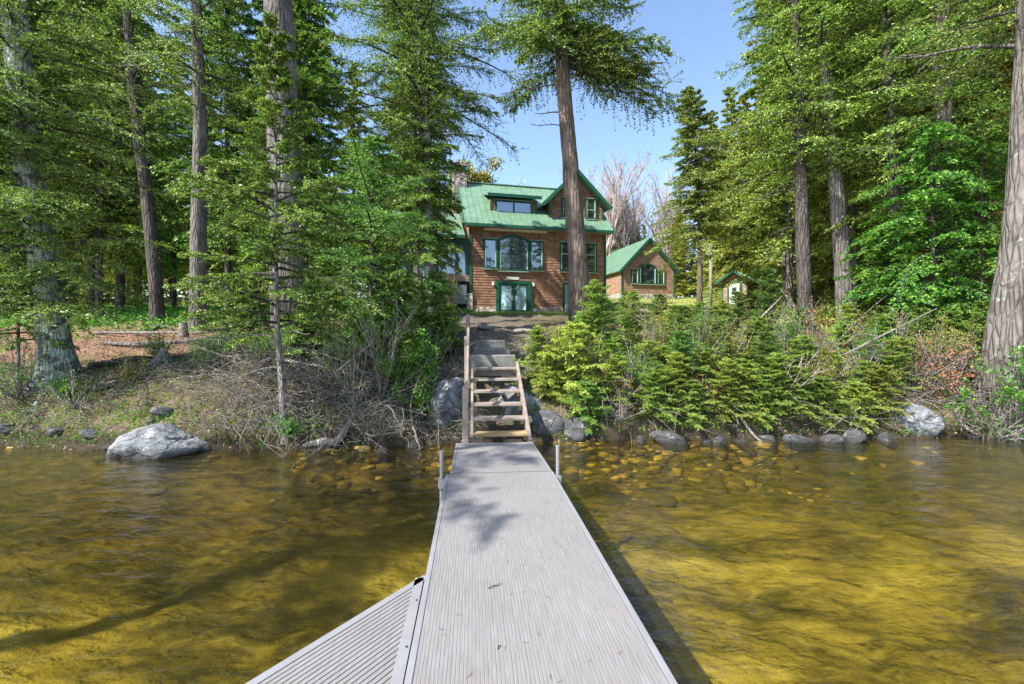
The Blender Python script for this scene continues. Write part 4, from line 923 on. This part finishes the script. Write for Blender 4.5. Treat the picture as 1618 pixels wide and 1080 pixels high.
# ------------------------------------------------------------------ young firs on the right bank
FP = []
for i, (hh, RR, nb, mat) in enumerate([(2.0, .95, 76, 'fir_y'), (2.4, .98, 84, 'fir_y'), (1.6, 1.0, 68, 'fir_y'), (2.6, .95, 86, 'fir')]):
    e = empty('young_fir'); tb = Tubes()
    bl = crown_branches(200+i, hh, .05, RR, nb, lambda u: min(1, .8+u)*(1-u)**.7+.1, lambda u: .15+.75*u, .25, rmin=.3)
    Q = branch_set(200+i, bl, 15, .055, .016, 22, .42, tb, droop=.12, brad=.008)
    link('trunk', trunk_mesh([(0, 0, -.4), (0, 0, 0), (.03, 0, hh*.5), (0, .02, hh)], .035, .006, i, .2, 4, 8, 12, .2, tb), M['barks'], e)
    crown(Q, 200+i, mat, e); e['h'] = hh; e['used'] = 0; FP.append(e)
rf = random.Random(21)
FIRS = [(868, 8.95, 560, 0, 'small bright fir crowding the right side of the wooden stairs'), (905, 8.95, 525, 2, 'bright yellow green fir overhanging the water right of the stairs'),
 (940, 9.9, 462, 1, 'tall bright fir directly below the pine trunk in front of the house'), (968, 8.95, 575, 0, 'low yellowish fir at the shore below the pine trunk'),
 (1000, 10.6, 475, 1, 'broad green fir on the bank below the right corner of the house'), (1020, 9.3, 560, 0, 'fir above the tangled white roots on the right shore'),
 (1062, 9.0, 600, 2, 'spreading fir low over the cobbled shallows'), (1072, 10.3, 492, 3, 'darker green fir on the bank below the cabin'),
 (1112, 9.1, 560, 0, 'yellow green fir next to the pink leaved twigs'), (1135, 10.6, 488, 1, 'mid height fir below the utility pole'),
 (1165, 9.1, 590, 2, 'low fir touching the waterline below the shed'), (1185, 10.0, 510, 0, 'fir beside the leaning dead branch on the right bank'),
 (1212, 11.8, 440, 3, 'tall dark fir partly hiding the small shed'), (1222, 9.2, 560, 2, 'wide low fir left of the white bare stems'),
 (1268, 9.35, 565, 1, 'shore fir below the left trunk of the tall pair'), (1262, 10.6, 505, 3, 'green fir right at the foot of the tall trunk pair'),
 (1312, 9.4, 580, 2, 'flat topped fir below the right trunk of the tall pair'), (1330, 10.6, 525, 0, 'fir behind the bleached branches on the right bank'),
 (1365, 9.2, 600, 2, 'drooping yellow fir left of the rounded boulder'), (1405, 9.5, 600, 1, 'small fir just above the rounded boulder'),
 (1440, 10.6, 520, 3, 'shaded fir behind the red leaved shrub at right'), (1500, 10.4, 500, 3, 'soft green fir below the vivid saplings at right'), (1535, 9.9, 490, 3, 'green fir leaning against the flaring trunk at right'),
 (925, 8.6, 615, 2, 'lowest fir sprawling over the dark stones right of the stairs'), (1035, 8.65, 615, 0, 'ground hugging fir above the waterline below the cabin'), (1090, 8.65, 615, 2, 'ground hugging fir dipping to the water below the pole'),
 (1140, 8.7, 615, 1, 'short fir at the very waterline left of the wide low fir'), (1195, 8.7, 615, 2, 'short fir at the very waterline below the white stems'), (1248, 8.75, 615, 0, 'short drooping fir under the left trunk of the tall pair'), (1345, 8.8, 615, 2, 'short drooping fir beside the spindly trailing branch'),
 (1060, 8.75, 622, 1, 'tiny fir on the bank edge right of the tangled white roots'), (1165, 8.8, 618, 0, 'tiny fir between the two shore stones below the shed'), (1225, 8.8, 622, 1, 'tiny bright fir touching the waterline left of the tall pair'), (1290, 8.85, 618, 2, 'tiny fir on the waterline right of the tall pair'), (1385, 8.95, 615, 0, 'tiny fir tucked against the left side of the rounded boulder'),
 (985, 11.8, 470, 3, 'green fir behind the bright firs at the right corner of the house'), (1040, 12.0, 497, 3, 'dark fir at the edge of the sunny lawn'), (1100, 12.2, 499, 0, 'pale green fir at the lawn edge left of the utility pole'), (1165, 12.6, 492, 3, 'dark fir at the lawn edge below the shed door')]
for k in range(20):
    px = rf.uniform(850, 1430); d = rf.uniform(9.1, 12.2)
    FIRS.append((px, d, np.interp(d, [9, 10, 11, 12.3], [590, 535, 503, 494])+rf.uniform(-12, 18), rf.randrange(4), 'small fir filling the thicket between the named firs of the right bank'))
for (px, d, h, t, lb) in FIRS:
    p = FP[t]; x = at(px, d); h = max(.5, EYE+(530-h)/719*d-gz(x, d)); sc = h/p['h']; loc = (x, d, gz(x, d)-.03); rz = rf.uniform(0, 6.28); v = rf.uniform(.75, 1.3)
    cc = (v*rf.uniform(.75, 1.1), v, v*.9)
    if p['used'] == 0:
        p['used'] = 1; o = p; p.location = loc; p.rotation_euler = (0, 0, rz)
        for ch in p.children:
            if 'crown' in ch.name: ch.color = cc+(1,)
    else: o = copy_tree(p, loc, rz, 1, None, cc)
    s_ = max(sc, .42)*1.12; w = max(sc, .55)*1.1
    o.scale = (w, w, s_); o.rotation_euler = (R(rf.uniform(2, 12)), R(rf.uniform(-4, 4)), 0)
    tag(o, lb.replace('between the named firs of', 'behind the waterline firs of'), 'young fir', 'small firs filling the right bank thicket' if lb.startswith('small fir filling') else None)

# ------------------------------------------------------------------ the woods
hs_ok = lambda x, y: not (-10.5 < x < 9.5 and 20 < y < 46) and not (4 < x < 24 and 20 < y < 64 and (x-8) < .36*(y-18)+3)
def left_ok(x, y):
    px = 809+719*x/y
    if px > 600 and y < 50: return False
    if x > -19 and 19.5 < y < 41: return False
    return hs_ok(x, y)
def right_ok(x, y):
    px = 809+719*x/y
    if y < 41 and px < 1228: return False
    if px < 1060: return False
    return hs_ok(x, y) or px > 1240
ZL = [(-999, 110, 'left of the lichen covered trunk at the far left'), (110, 235, 'left of the curving dark trunk'), (235, 330, 'between the curving dark trunk and the grey trunk with stubs'), (330, 470, 'behind the bare stem of the young fir'), (470, 2000, 'between the young fir and the dark hemlock')]
ZR = [(-999, 1250, 'left of the tall trunk pair at right'), (1250, 1345, 'directly behind the tall trunk pair at right'), (1345, 1470, 'behind the dark double trunk at right'), (1470, 3000, 'behind the vivid green saplings and the flaring trunk')]
def zoned(desc, grp, Z):
    def f(px):
        for a, b, t in Z:
            if a <= px < b: return desc+' '+t, grp+' '+t
    return f
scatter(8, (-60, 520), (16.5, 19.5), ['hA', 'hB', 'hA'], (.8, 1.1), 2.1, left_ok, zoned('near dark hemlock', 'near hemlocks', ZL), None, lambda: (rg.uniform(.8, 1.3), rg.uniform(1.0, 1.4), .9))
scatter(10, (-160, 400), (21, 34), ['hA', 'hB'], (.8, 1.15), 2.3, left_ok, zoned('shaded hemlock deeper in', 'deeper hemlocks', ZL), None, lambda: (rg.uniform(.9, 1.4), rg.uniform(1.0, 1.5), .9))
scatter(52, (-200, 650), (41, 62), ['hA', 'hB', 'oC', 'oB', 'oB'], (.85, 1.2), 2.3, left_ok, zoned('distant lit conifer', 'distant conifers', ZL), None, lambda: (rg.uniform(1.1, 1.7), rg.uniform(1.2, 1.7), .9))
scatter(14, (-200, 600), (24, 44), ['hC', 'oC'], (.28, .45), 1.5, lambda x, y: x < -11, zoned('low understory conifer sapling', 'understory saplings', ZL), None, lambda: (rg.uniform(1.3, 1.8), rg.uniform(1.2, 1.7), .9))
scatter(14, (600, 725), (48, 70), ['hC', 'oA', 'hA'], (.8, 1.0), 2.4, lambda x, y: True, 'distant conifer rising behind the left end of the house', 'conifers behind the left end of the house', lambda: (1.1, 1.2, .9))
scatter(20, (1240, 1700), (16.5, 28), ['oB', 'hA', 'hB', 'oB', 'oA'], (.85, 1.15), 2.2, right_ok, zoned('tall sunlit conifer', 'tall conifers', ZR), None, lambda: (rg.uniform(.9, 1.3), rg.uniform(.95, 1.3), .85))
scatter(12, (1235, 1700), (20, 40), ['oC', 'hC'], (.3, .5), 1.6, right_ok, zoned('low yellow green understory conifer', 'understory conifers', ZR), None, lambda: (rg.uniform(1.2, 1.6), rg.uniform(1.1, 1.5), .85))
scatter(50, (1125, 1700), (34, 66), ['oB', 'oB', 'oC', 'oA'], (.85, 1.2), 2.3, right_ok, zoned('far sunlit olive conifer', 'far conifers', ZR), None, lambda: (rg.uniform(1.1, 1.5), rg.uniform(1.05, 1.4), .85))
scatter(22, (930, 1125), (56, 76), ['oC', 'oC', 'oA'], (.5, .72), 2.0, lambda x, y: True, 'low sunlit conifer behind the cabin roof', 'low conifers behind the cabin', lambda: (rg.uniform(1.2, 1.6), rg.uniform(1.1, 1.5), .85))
plant('hB', -5.6, 26.6, 1.02, (1, 1, 1), 'tall hemlock added behind the dark hemlock to shade the house front', None)  # hidden tree added to throw shade on the right of the facade
# far woods beyond, one mass of foliage closing the gaps between trunks
rng = np.random.default_rng(50); n = 150000
px = np.where(rng.random(n) < .55, rng.uniform(-420, 655, n), rng.uniform(1120, 2000, n)); dd_ = rng.uniform(62, 100, n); xx = (px-809)/719*dd_
zb = gz0(xx, dd_); cl = np.array([mnoise.noise(Vector((x*.22, y*.22, 0))) for x, y in zip(xx, dd_)]); zz = zb+rng.random(n)**.8*(15+9*cl)
P = np.stack([xx, dd_, zz], 1); D = unit(rng.normal(0, 1, (n, 3))); w = unit(np.cross(D, rng.normal(0, 1, (n, 3)))); l = rng.uniform(.4, .9, (n, 1))
tag(link('far_woods', quads_mesh('far_woods', np.stack([P, P+D*l*.5+w*l*.28, P+D*l, P+D*l*.5-w*l*.28], 1), rng.random(n)), M['olive']), 'far-off yellow green woods closing the view between the trunks', 'woods', kind='stuff')
for px, d, sc in ((1150, 47, 1.12), (1128, 53, 1.1), (1172, 43, 1.0), (1200, 41.5, 1.1), (1225, 34, 1.02)):
    plant('oA', at(px, d), d, sc, (1.2, 1.15, .85), 'tall sunlit spruce at the edge of the right woods against the sky', 'spruces at the edge of the right woods')
for p in list(PROTO.values()):
    if p['used'] == 0:
        for ch in list(p.children): bpy.data.objects.remove(ch)
        bpy.data.objects.remove(p)

# bare deciduous trees behind the house, and early leafing ones
def bare_tree(seed, H, mat, name, leaves=None, spread=.55, lv=3):
    rng = np.random.default_rng(seed); e = empty(name); tb = Tubes(); tips = []
    def grow(p, d, L, r, lev):
        n = 6; t = np.linspace(0, 1, n); bend = rng.normal(0, .12, 3)
        P = p+d*L*t[:, None]+bend*L*(t**2)[:, None]; tb.add(P, r*(1-.7*t)+.006, 4 if lev else 7)
        if lev >= lv: tips.append(P); return
        nk = 11 if lev == 0 else (7 if lev == 1 else 5)
        for i in range(nk):
            s_ = rng.uniform(.3 if lev == 0 else .2, 1); q = P[min(n-1, int(s_*(n-1)+.5))]
            dd = unit(d*(1.0)+unit(rng.normal(size=3))*np.array([1, 1, .6])*spread*1.3+np.array([0, 0, .25]))
            grow(q, dd, L*rng.uniform(.28, .5)*(1.15-.4*s_), r*.42, lev+1)
    grow(np.array([0, 0, -.3]), np.array([0, 0, 1.]), H*.85, H*.009, 0)
    link('trunk', tb.mesh('trunk'), M[mat], e)
    if leaves:
        P = np.concatenate(tips); P = np.repeat(P, leaves[1], 0)+rng.normal(0, leaves[3], (len(P)*leaves[1], 3)); n = len(P)
        d = unit(rng.normal(size=(n, 3))); w = unit(np.cross(d, rng.normal(size=(n, 3))))*leaves[2]*.4
        crown(np.stack([P, P+d*leaves[2]*.5+w, P+d*leaves[2], P+d*leaves[2]*.5-w], 1), seed, leaves[0], e)
    return e
BT = [bare_tree(301, 17, 'birch', 'bare_tree'), bare_tree(302, 15, 'birch', 'bare_tree')]
rb_ = random.Random(4); first = [True, True]
for k in range(24):
    px = rb_.uniform(925, 1075) if k < 20 else rb_.uniform(500, 700); d = rb_.uniform(58, 74); x = at(px, d); i = k % 2
    if first[i]: o = BT[i]; o.location = (x, d, gz(x, d)); first[i] = False; o.scale = (1.1,)*3
    else: o = copy_tree(BT[i], (x, d, gz(x, d)), rb_.uniform(0, 6), rb_.uniform(.85, 1.3))
    tag(o, 'pale leafless tree standing behind the house roof', 'tree', 'pale leafless trees behind the house')
for px, d, H, lb in ((752, 46, 13.2, 'yellow green spring tree rising behind the stone chimney'), (808, 50, 11.5, 'small sparse yellow tree peeking over the house ridge')):
    o = bare_tree(310+px, H, 'birch', 'spring_tree', ('leafy', 7 if px < 800 else 2, .24, .35), .6); x = at(px, d); o.location = (x, d, gz(x, d)); tag(o, lb, 'tree')

# groups of up to six: give each its own label by its order in the picture
def own_labels():
    gr = {}
    for o in bpy.data.objects:
        if o.get('label') and o.get('group') and o.parent is None: gr.setdefault((o['group'], o['label']), []).append(o)
    ORD = ['leftmost', 'second from left', 'third from left', 'fourth from left', 'fifth from left', 'sixth from left', 'seventh from left', 'eighth from left', 'ninth from left', 'tenth from left', 'eleventh from left', 'twelfth from left']
    for (g_, lb), os_ in gr.items():
        if 1 < len(os_) <= 24:
            os_.sort(key=lambda o: o.location.x/max(1, o.location.y)); n = len(os_)
            for i, o in enumerate(os_):
                t = ORD[i] if i < n/2 else ORD[n-1-i].replace('left', 'right')
                if i >= n/2 and t == 'rightmost' : pass
                words = lb.split(); keep = 16-len(t.split())
                o['label'] = ' '.join(words[:keep])+' '+t if len(words) <= keep else t+' '+' '.join(words[:keep])
# ------------------------------------------------------------------ shrubs, brush, roots, litter, grass
def leafy_shrub(name, label, x, y, H, mat, nleaf, seed, ls=.06, bark='twig', ns=9, spread=.5, cat='shrub', lean=(0, 0), colr=None):
    rng = np.random.default_rng(seed); e = empty(name, (x, y, gz(x, y)), 0, label=label, cat=cat); tb = Tubes(); pts = []
    for i in range(ns):
        d = unit(np.array([rng.normal(0, spread)+lean[0], rng.normal(0, spread)+lean[1], 1.])); L = H*rng.uniform(.6, 1.1); t = np.linspace(0, 1, 8)
        P = d*L*t[:, None]+rng.normal(0, .12, 3)*L*(t**2)[:, None]; tb.add(P, .011*(1-.8*t)+.003, 4)
        for j in range(6):
            s_ = rng.uniform(.3, 1); q = P[int(s_*7)]; d2 = unit(d+rng.normal(0, .6, 3)); l2 = L*rng.uniform(.15, .4); P2 = q+d2*l2*t[:, None]; tb.add(P2, .005*(1-.7*t)+.002, 3); pts.append(P2[2:])
    link('stems', tb.mesh('stems'), M[bark], e)
    if nleaf:
        P = np.concatenate(pts); P = P[rng.integers(0, len(P), nleaf)]+rng.normal(0, .05, (nleaf, 3)); d = unit(rng.normal(size=(nleaf, 3))+np.array([0, 0, -.2]))
        w = unit(np.cross(d, rng.normal(0, .5, (nleaf, 3))+np.array([0, 0, 1.])))*ls*.36; l = ls*rng.uniform(.6, 1.2, (nleaf, 1))
        o = link('foliage', quads_mesh('foliage', np.stack([P, P+d*l*.45+w, P+d*l, P+d*l*.45-w], 1), np.clip(rng.normal(.5, .25, nleaf), 0, 1)), M[mat], e)
        if colr: o.color = tuple(colr)+(1,)
    return e
def sh(px, d, *a, **k): leafy_shrub(a[0], a[1], at(px, d), d, *a[2:], **k)
sh(648, 8.75, 'leafy_shrub', 'bright green leafy shrub left of the pale boulder by the stairs', 1.35, 'leafg', 2600, 1, .05)
sh(668, 8.3, 'leafy_shrub', 'low green shrub at the foot of the pale boulder', .85, 'leafg', 1500, 2, .042)
sh(602, 8.5, 'leafy_shrub', 'tall bare stemmed shrub on the middle of the left bank', 1.9, 'leafg', 160, 3, .05, 'deadw', 14, .22)
sh(560, 8.3, 'leafy_shrub', 'pale stemmed shrub above the overhanging root on the left bank', 1.2, 'leafg', 260, 4, .045, 'deadw', 12, .4)
sh(470, 7.9, 'leafy_shrub', 'small shrub with green leaves hanging over the water beneath the young fir', .55, 'leafg', 500, 5, .05, 'deadw', 10, .9, lean=(0, -.7))
sh(1595, 8.55, 'leafy_shrub', 'bright leafy shrub in front of the flaring trunk at the right edge', 2.2, 'leafg', 1500, 6, .075, 'deadw', 12, .4)
sh(1500, 9.2, 'berry_bush', 'red tinged shrub between the rounded boulder and the flaring trunk', 1.3, 'leafr', 450, 7, .055, 'deadw', 14, .5)
sh(1440, 9.5, 'berry_bush', 'reddish shrub with arching twigs above the rounded boulder', 1.5, 'leafr', 420, 8, .05, 'deadw', 14, .6, lean=(.3, -.1))
sh(1290, 10.0, 'berry_bush', 'reddish leaved twigs between the firs below the tall trunk pair', 1.9, 'leafr', 260, 9, .05, 'deadw', 10, .4)
sh(1122, 8.8, 'berry_bush', 'pink leaved low twigs among the firs at the middle of the right shore', .75, 'leafr', 260, 10, .05, 'deadw', 8, .5)
sh(985, 8.75, 'berry_bush', 'rusty leaved twigs between the firs right of the stairs', .95, 'leafr', 160, 11, .045, 'deadw', 12, .5)
sh(1365, 9.7, 'leafy_shrub', 'bleached bare shrub standing over the rounded boulder', 1.3, 'leafg', 60, 12, .05, 'deadw', 14, .6)
sh(1225, 8.9, 'leafy_shrub', 'white bare stems sprouting among the right shore firs', 1.15, 'leafg', 50, 13, .05, 'birch', 10, .35)
sh(980, 8.6, 'leafy_shrub', 'tangled white roots and stems at the shore below the firs', .6, 'leafg', 20, 14, .05, 'birch', 14, .8)
sh(30, 8.7, 'leafy_shrub', 'thin brushy shrub on the bank at the far left edge', 1.1, 'leafg', 500, 15, .05, 'deadw', 16, .6)
sh(120, 8.4, 'leafy_shrub', 'sparse shrub on the bank below the massive lichen covered trunk', .7, 'leafg', 300, 16, .045, 'deadw', 14, .7)
sh(712, 30, 'leafy_shrub', 'yellow spring shrub in front of the porch of the house', 3.2, 'leafy', 500, 17, .12, 'wood', 12, .3)
sh(1560, 8.6, 'leafy_shrub', 'tangle of bleached stems around the roots of the flaring trunk', 1.0, 'leafg', 150, 18, .05, 'deadw', 22, .9)
for k, (px, d, H, mt, n, lb) in enumerate([(880, 9.3, 1.2, 'leafy', 1500, 'yellow green leafy shrub beside the right rail of the stairs'), (935, 9.1, 1.15, 'leafy', 1500, 'fine leaved yellow shrub among the firs below the pine trunk'),
    (1008, 9.0, 1.1, 'leafg', 1300, 'green leafy shrub at the shore among the firs below the house corner'), (1045, 9.9, 1.5, 'leafy', 1800, 'airy yellow green shrub on the bank below the left wall of the cabin'), (1098, 9.6, 1.4, 'leafg', 1500, 'airy green shrub on the bank below the cabin window'),
    (1150, 9.7, 1.3, 'leafy', 1500, 'airy yellow shrub on the bank below the utility pole'), (1240, 9.9, 1.4, 'leafg', 1500, 'upright green shrub below the left trunk of the tall pair'), (1290, 9.2, 1.1, 'leafy', 1200, 'yellow shrub at the shore below the reddish twigs'),
    (1380, 9.9, 1.3, 'leafg', 1300, 'green leafy shrub behind the bleached bare shrub'), (1475, 9.8, 1.3, 'leafy', 1300, 'yellow leafy shrub behind the red tinged shrub'), (250, 10.4, .6, 'leafg', 700, 'small green shrub behind the weathered root stump'), (420, 9.4, .9, 'leafg', 900, 'green shrub just left of the bare stem of the young fir'), (570, 10.3, 1.3, 'leafg', 1500, 'green shrub under the bushy young hemlock'),
    (680, 9.8, .9, 'leafg', 1300, 'low green shrub at the top of the pale boulder'), (100, 8.6, .5, 'leafg', 700, 'low green plants at the shore below the lichen covered trunk'), (330, 9.3, .7, 'leafg', 900, 'small green shrub at the left edge of the dead brush'),
    (530, 9.0, .9, 'leafg', 1000, 'green shrub growing up through the middle of the dead brush'), (205, 9.0, .5, 'leafy', 600, 'tiny yellow shrub on the bank above the wedge shaped boulder'), (615, 9.6, 1.3, 'leafg', 1600, 'leafy shrub at the right end of the dead brush')]):
    sh(px, d, 'leafy_shrub', lb, H, mt, n*2, 60+k, .034, 'deadw', 13, .33)
nrg = np.random.default_rng(8); V_ = []
for k in range(150):
    u = nrg.uniform(.5, 6.6); v = nrg.uniform(-.55, .55); a = nrg.uniform(0, 6.28); L = nrg.uniform(.012, .045); c_ = dk(u, v, .003 if u < 5.2 else .003-(u-5.2)*.038)
    dx, dy = math.cos(a)*L, math.sin(a)*L; wx, wy = -math.sin(a)*.0012, math.cos(a)*.0012
    V_.append([(c_.x-wx, c_.y-wy, c_.z), (c_.x+dx-wx, c_.y+dy-wy, c_.z+.001), (c_.x+dx+wx, c_.y+dy+wy, c_.z+.001), (c_.x+wx, c_.y+wy, c_.z)])
tag(link('fallen_needles', quads_mesh('fallen_needles', np.array(V_), nrg.random(len(V_))*.5), M['litter']), 'fallen brown conifer needles scattered over the dock decking', 'needles', kind='stuff')
# tangled dead twigs on the bank: nobody could count them
rng = np.random.default_rng(12)
def tangle(name, label, zones, mat, n, Lr, rad, hr=.45):
    tb = Tubes()
    for i in range(n):
        zx = zones[rng.integers(len(zones))]; px = rng.uniform(zx[0], zx[1]); d = rng.uniform(zx[2], zx[3]); x = at(px, d); z = gz(x, d)
        if z < WL: z = WL+.02
        a = rng.uniform(0, 6.28); el = rng.uniform(-.25, .8); L = rng.uniform(*Lr); t = np.linspace(0, 1, 8); D = np.array([math.cos(a)*math.cos(el), math.sin(a)*math.cos(el)-.25, math.sin(el)])
        b = rng.normal(0, .45, 3); P = np.array([x, d, z+rng.uniform(0, hr*zx[4])])+D*L*t[:, None]+b*L*(t**2)[:, None]+np.array([0, 0, -.35])*L*(t**2)[:, None]+rng.normal(0, .02, (8, 3))*L
        tb.add(P, rng.uniform(*rad)*(1-.7*t)+.0015, 3)
        if rng.random() < .6:
            q = P[4]; D2 = unit(D+rng.normal(0, .7, 3)); tb.add(q+D2*L*.4*t[:, None], rad[0]*(1-.7*t)+.001, 3)
    tag(link(name, tb.mesh(name), M[mat]), label, 'brush', kind='stuff')
tangle('dead_brush', 'tangle of dead grey twigs covering the left bank below the young fir', [(330, 640, 7.9, 9.6, 1), (340, 600, 7.7, 8.6, 1), (380, 560, 9, 10.5, .8)], 'deadw', 1250, (.2, 1.0), (.002, .010))
tangle('dead_brush', 'loose dead twigs scattered over the bank and shore', [(-60, 330, 8.0, 9.6, .4), (600, 735, 8.0, 9.5, .4), (900, 1420, 8.5, 9.6, .7), (1420, 1640, 8.8, 10, 1.0), (850, 1640, 9, 12, .7)], 'deadw', 1700, (.15, .8), (.002, .009))
tangle('dead_brush', 'brown fallen twigs lying on the forest floor', [(-60, 730, 9, 14, .1), (840, 1640, 9, 14, .3)], 'twig', 1200, (.2, .7), (.002, .006))
# single roots, logs, stumps and branches
def log(name, label, pts, rad, mat, n=9, cat='log'):
    P = spline(pts, 16); r = np.interp(np.linspace(0, 1, 16), np.linspace(0, 1, len(rad)), rad)
    V, F = tube_np(P, r, n); c = np.repeat(P, n, 0); rngl = np.random.default_rng(len(label)); V = c+(V-c)*rngl.uniform(.85, 1.15, (len(V), 1))
    me = mesh_np(name, np.concatenate([V, P[:1], P[-1:]]), F, True); 
    tag(link(name, me, M[mat]), label, cat)
def gp(px, d, dz=0): x = at(px, d); return (x, d, max(gz(x, d), WL)+dz)
log('fallen_log', 'long fallen log lying across the needle covered path at left', [gp(165, 12.4, .06), gp(230, 12.3, .08), gp(330, 12.2, .08), gp(420, 12.3, .06)], [.05, .07, .07, .04], 'bark')
log('fallen_log', 'second thinner fallen pole behind the long log at left', [gp(150, 14.4, .06), gp(240, 14.6, .09), gp(330, 14.3, .06)], [.04, .05, .03], 'deadw')
log('root', 'thick pale root arching along the left waterline below the dead brush', [gp(480, 7.75, .02), gp(510, 7.7, .1), gp(535, 7.75, .12), gp(560, 8.1, .1)], [.035, .06, .06, .03], 'deadw', cat='root')
log('root', 'grey root snaking over the bank right of the lichen covered trunk', [gp(140, 9.7, .05), gp(180, 9.9, .07), gp(215, 10.2, .08), gp(240, 10.6, .03)], [.07, .06, .05, .03], 'barkd', cat='root')
for px, d, lb in ((1180, 8.5, 'pale root trailing into the water on the right shore'), (1530, 8.7, 'knotted root below the flaring trunk at right')):
    log('root', lb, [gp(px-22, d+.35, .08), gp(px-5, d+.05, .1), gp(px+14, d-.12, .05), (at(px+30, d-.25), d-.25, WL-.03)], [.035, .03, .022, .008], 'deadw', cat='root')
log('fallen_branch', 'pale fallen branch lying through the dead brush on the left bank', [gp(440, 9.2, .35), gp(500, 9.1, .3), gp(570, 8.9, .25)], [.02, .035, .02], 'deadw', cat='branch')
log('fallen_branch', 'thin bleached pole leaning from the left bank down into the water', [gp(690, 9.2, .8), gp(650, 8.2, .45), (at(663, 7.9), 7.9, WL-.02)], [.012, .016, .02], 'deadw', cat='branch')
log('fallen_branch', 'long leaning dead branch among the firs on the right bank', [gp(1155, 9.6, .25), gp(1180, 9.9, .85), gp(1235, 10.3, 1.55)], [.03, .025, .01], 'deadw', cat='branch')
log('fallen_branch', 'long bleached branch slanting up to the right above the rounded boulder', [gp(1335, 9.4, .7), gp(1400, 9.8, 1.0), gp(1480, 10.2, 1.35)], [.022, .02, .008], 'deadw', cat='branch')
log('fallen_branch', 'spindly dead branch trailing in the water below the drooping yellow fir', [gp(1300, 8.45, .08), gp(1350, 8.7, .3), gp(1410, 8.9, .5)], [.008, .014, .012], 'deadw', cat='branch')
log('tree_stump', 'small broken grey stump beside the grey trunk in the left woods', [gp(290, 14.0, -.1), gp(290, 14.0, .22), gp(289, 14.0, .42)], [.16, .13, .11], 'deadw', cat='stump')
st = empty('root_stump', gp(258, 10.2), 0, label='weathered grey stump with splayed roots on the left bank', cat='stump'); tb = Tubes(); t = np.linspace(0, 1, 7)
for i in range(9):
    a = i*.7; L = .45; tb.add(np.stack([np.cos(a)*L*t**1.5, np.sin(a)*L*t**1.5, .3-.42*t+.03*np.sin(t*9+i)], 1), .05*(1-.6*t)+.01, 6)
tb.add(np.array([[0, 0, -.1], [0, 0, .2], [.02, 0, .36]]), np.array([.12, .10, .06]), 9); link('roots', tb.mesh('roots'), M['deadw'], st)
for i, (px0, d0, px1, d1) in enumerate([(252, 16.4, 215, 15.6), (252, 16.4, 280, 15.4), (252, 16.4, 235, 15.2)]):
    log('root', 'exposed root spreading from the foot of the curving dark trunk', [gp(px0, d0, .1), gp((px0+px1)/2, (d0+d1)/2, .05), gp(px1, d1, .0)], [.09, .05, .02], 'bark', cat='root')
    bpy.data.objects[-1] if False else None
for o in bpy.data.objects:
    if o.get('label', '').startswith('exposed root'): o['group'] = 'roots at the foot of the curving dark trunk'

def scatter_quads(name, label, n, zone, size, mat, up, kindcat, seed, aspect=.5, lift=.0, tmul=1.0):
    rng = np.random.default_rng(seed); V = []
    px = rng.uniform(zone[0], zone[1], n); d = zone[2]+(zone[3]-zone[2])*rng.random(n)**1.3; x = (px-809)/719*d
    keep = []
    for i in range(n):
        if len(zone) > 4 and not zone[4](x[i], d[i]): continue
        z = gz(x[i], d[i])
        if z < WL: continue
        keep.append((x[i], d[i], z+lift*rng.random()))
    P = np.array(keep); n = len(P)
    D = unit(rng.normal(0, 1, (n, 3))*np.array([1, 1, 1-up])+np.array([0, 0, up*2.2])); w = unit(np.cross(D, rng.normal(0, 1, (n, 3))))
    l = (size*rng.uniform(.5, 1.3, n)*(.6+P[:, 1]/40))[:, None]
    Q = np.stack([P-w*l*aspect*.3, P+D*l*.5+w*l*aspect*.5, P+D*l, P+D*l*.5-w*l*aspect*.5], 1)
    return tag(link(name, quads_mesh(name, Q, np.clip(rng.random(n)*tmul, 0, 1)), M[mat]), label, kindcat, kind='stuff')
scatter_quads('leaf_litter', 'brown leaf and needle litter covering the bank', 42000, (-60, 1660, 7.6, 15), .045, 'litter', .1, 'litter', 31, .55, .01)
inlawn = lambda x, y: (x-y*.42 < 4.5) and x > -9 and not (-3 < x+.225*(y-33) < 7.5 and 32.8+.22*(x+3) < y < 45)
scatter_quads('lawn_grass', 'short dry yellow green grass of the sunny lawn', 60000, (560, 1240, 21, 54, inlawn), .12, 'grassm', .85, 'grass', 32, .14)
scatter_quads('undergrowth', 'low green plants on the forest floor at left', 26000, (-60, 640, 15.5, 40), .13, 'leafg', .35, 'ground cover', 33, .5, .35, .8)
scatter_quads('undergrowth', 'low yellow green plants on the forest floor at right', 24000, (1200, 1660, 14, 40), .13, 'leafy', .35, 'ground cover', 34, .5, .4)
scatter_quads('shore_plants', 'low green plants hanging along the edge of the shore', 9000, (-60, 1660, 7.7, 8.9, lambda x, y: y-shore(x) < .55), .06, 'leafg', .4, 'ground cover', 36, .5, .14, .75)
scatter_quads('bank_plants', 'small green leaves sprouting over the bank', 16000, (-60, 1660, 7.9, 11), .05, 'leafg', .4, 'ground cover', 35, .5, .16, .8)

own_labels()
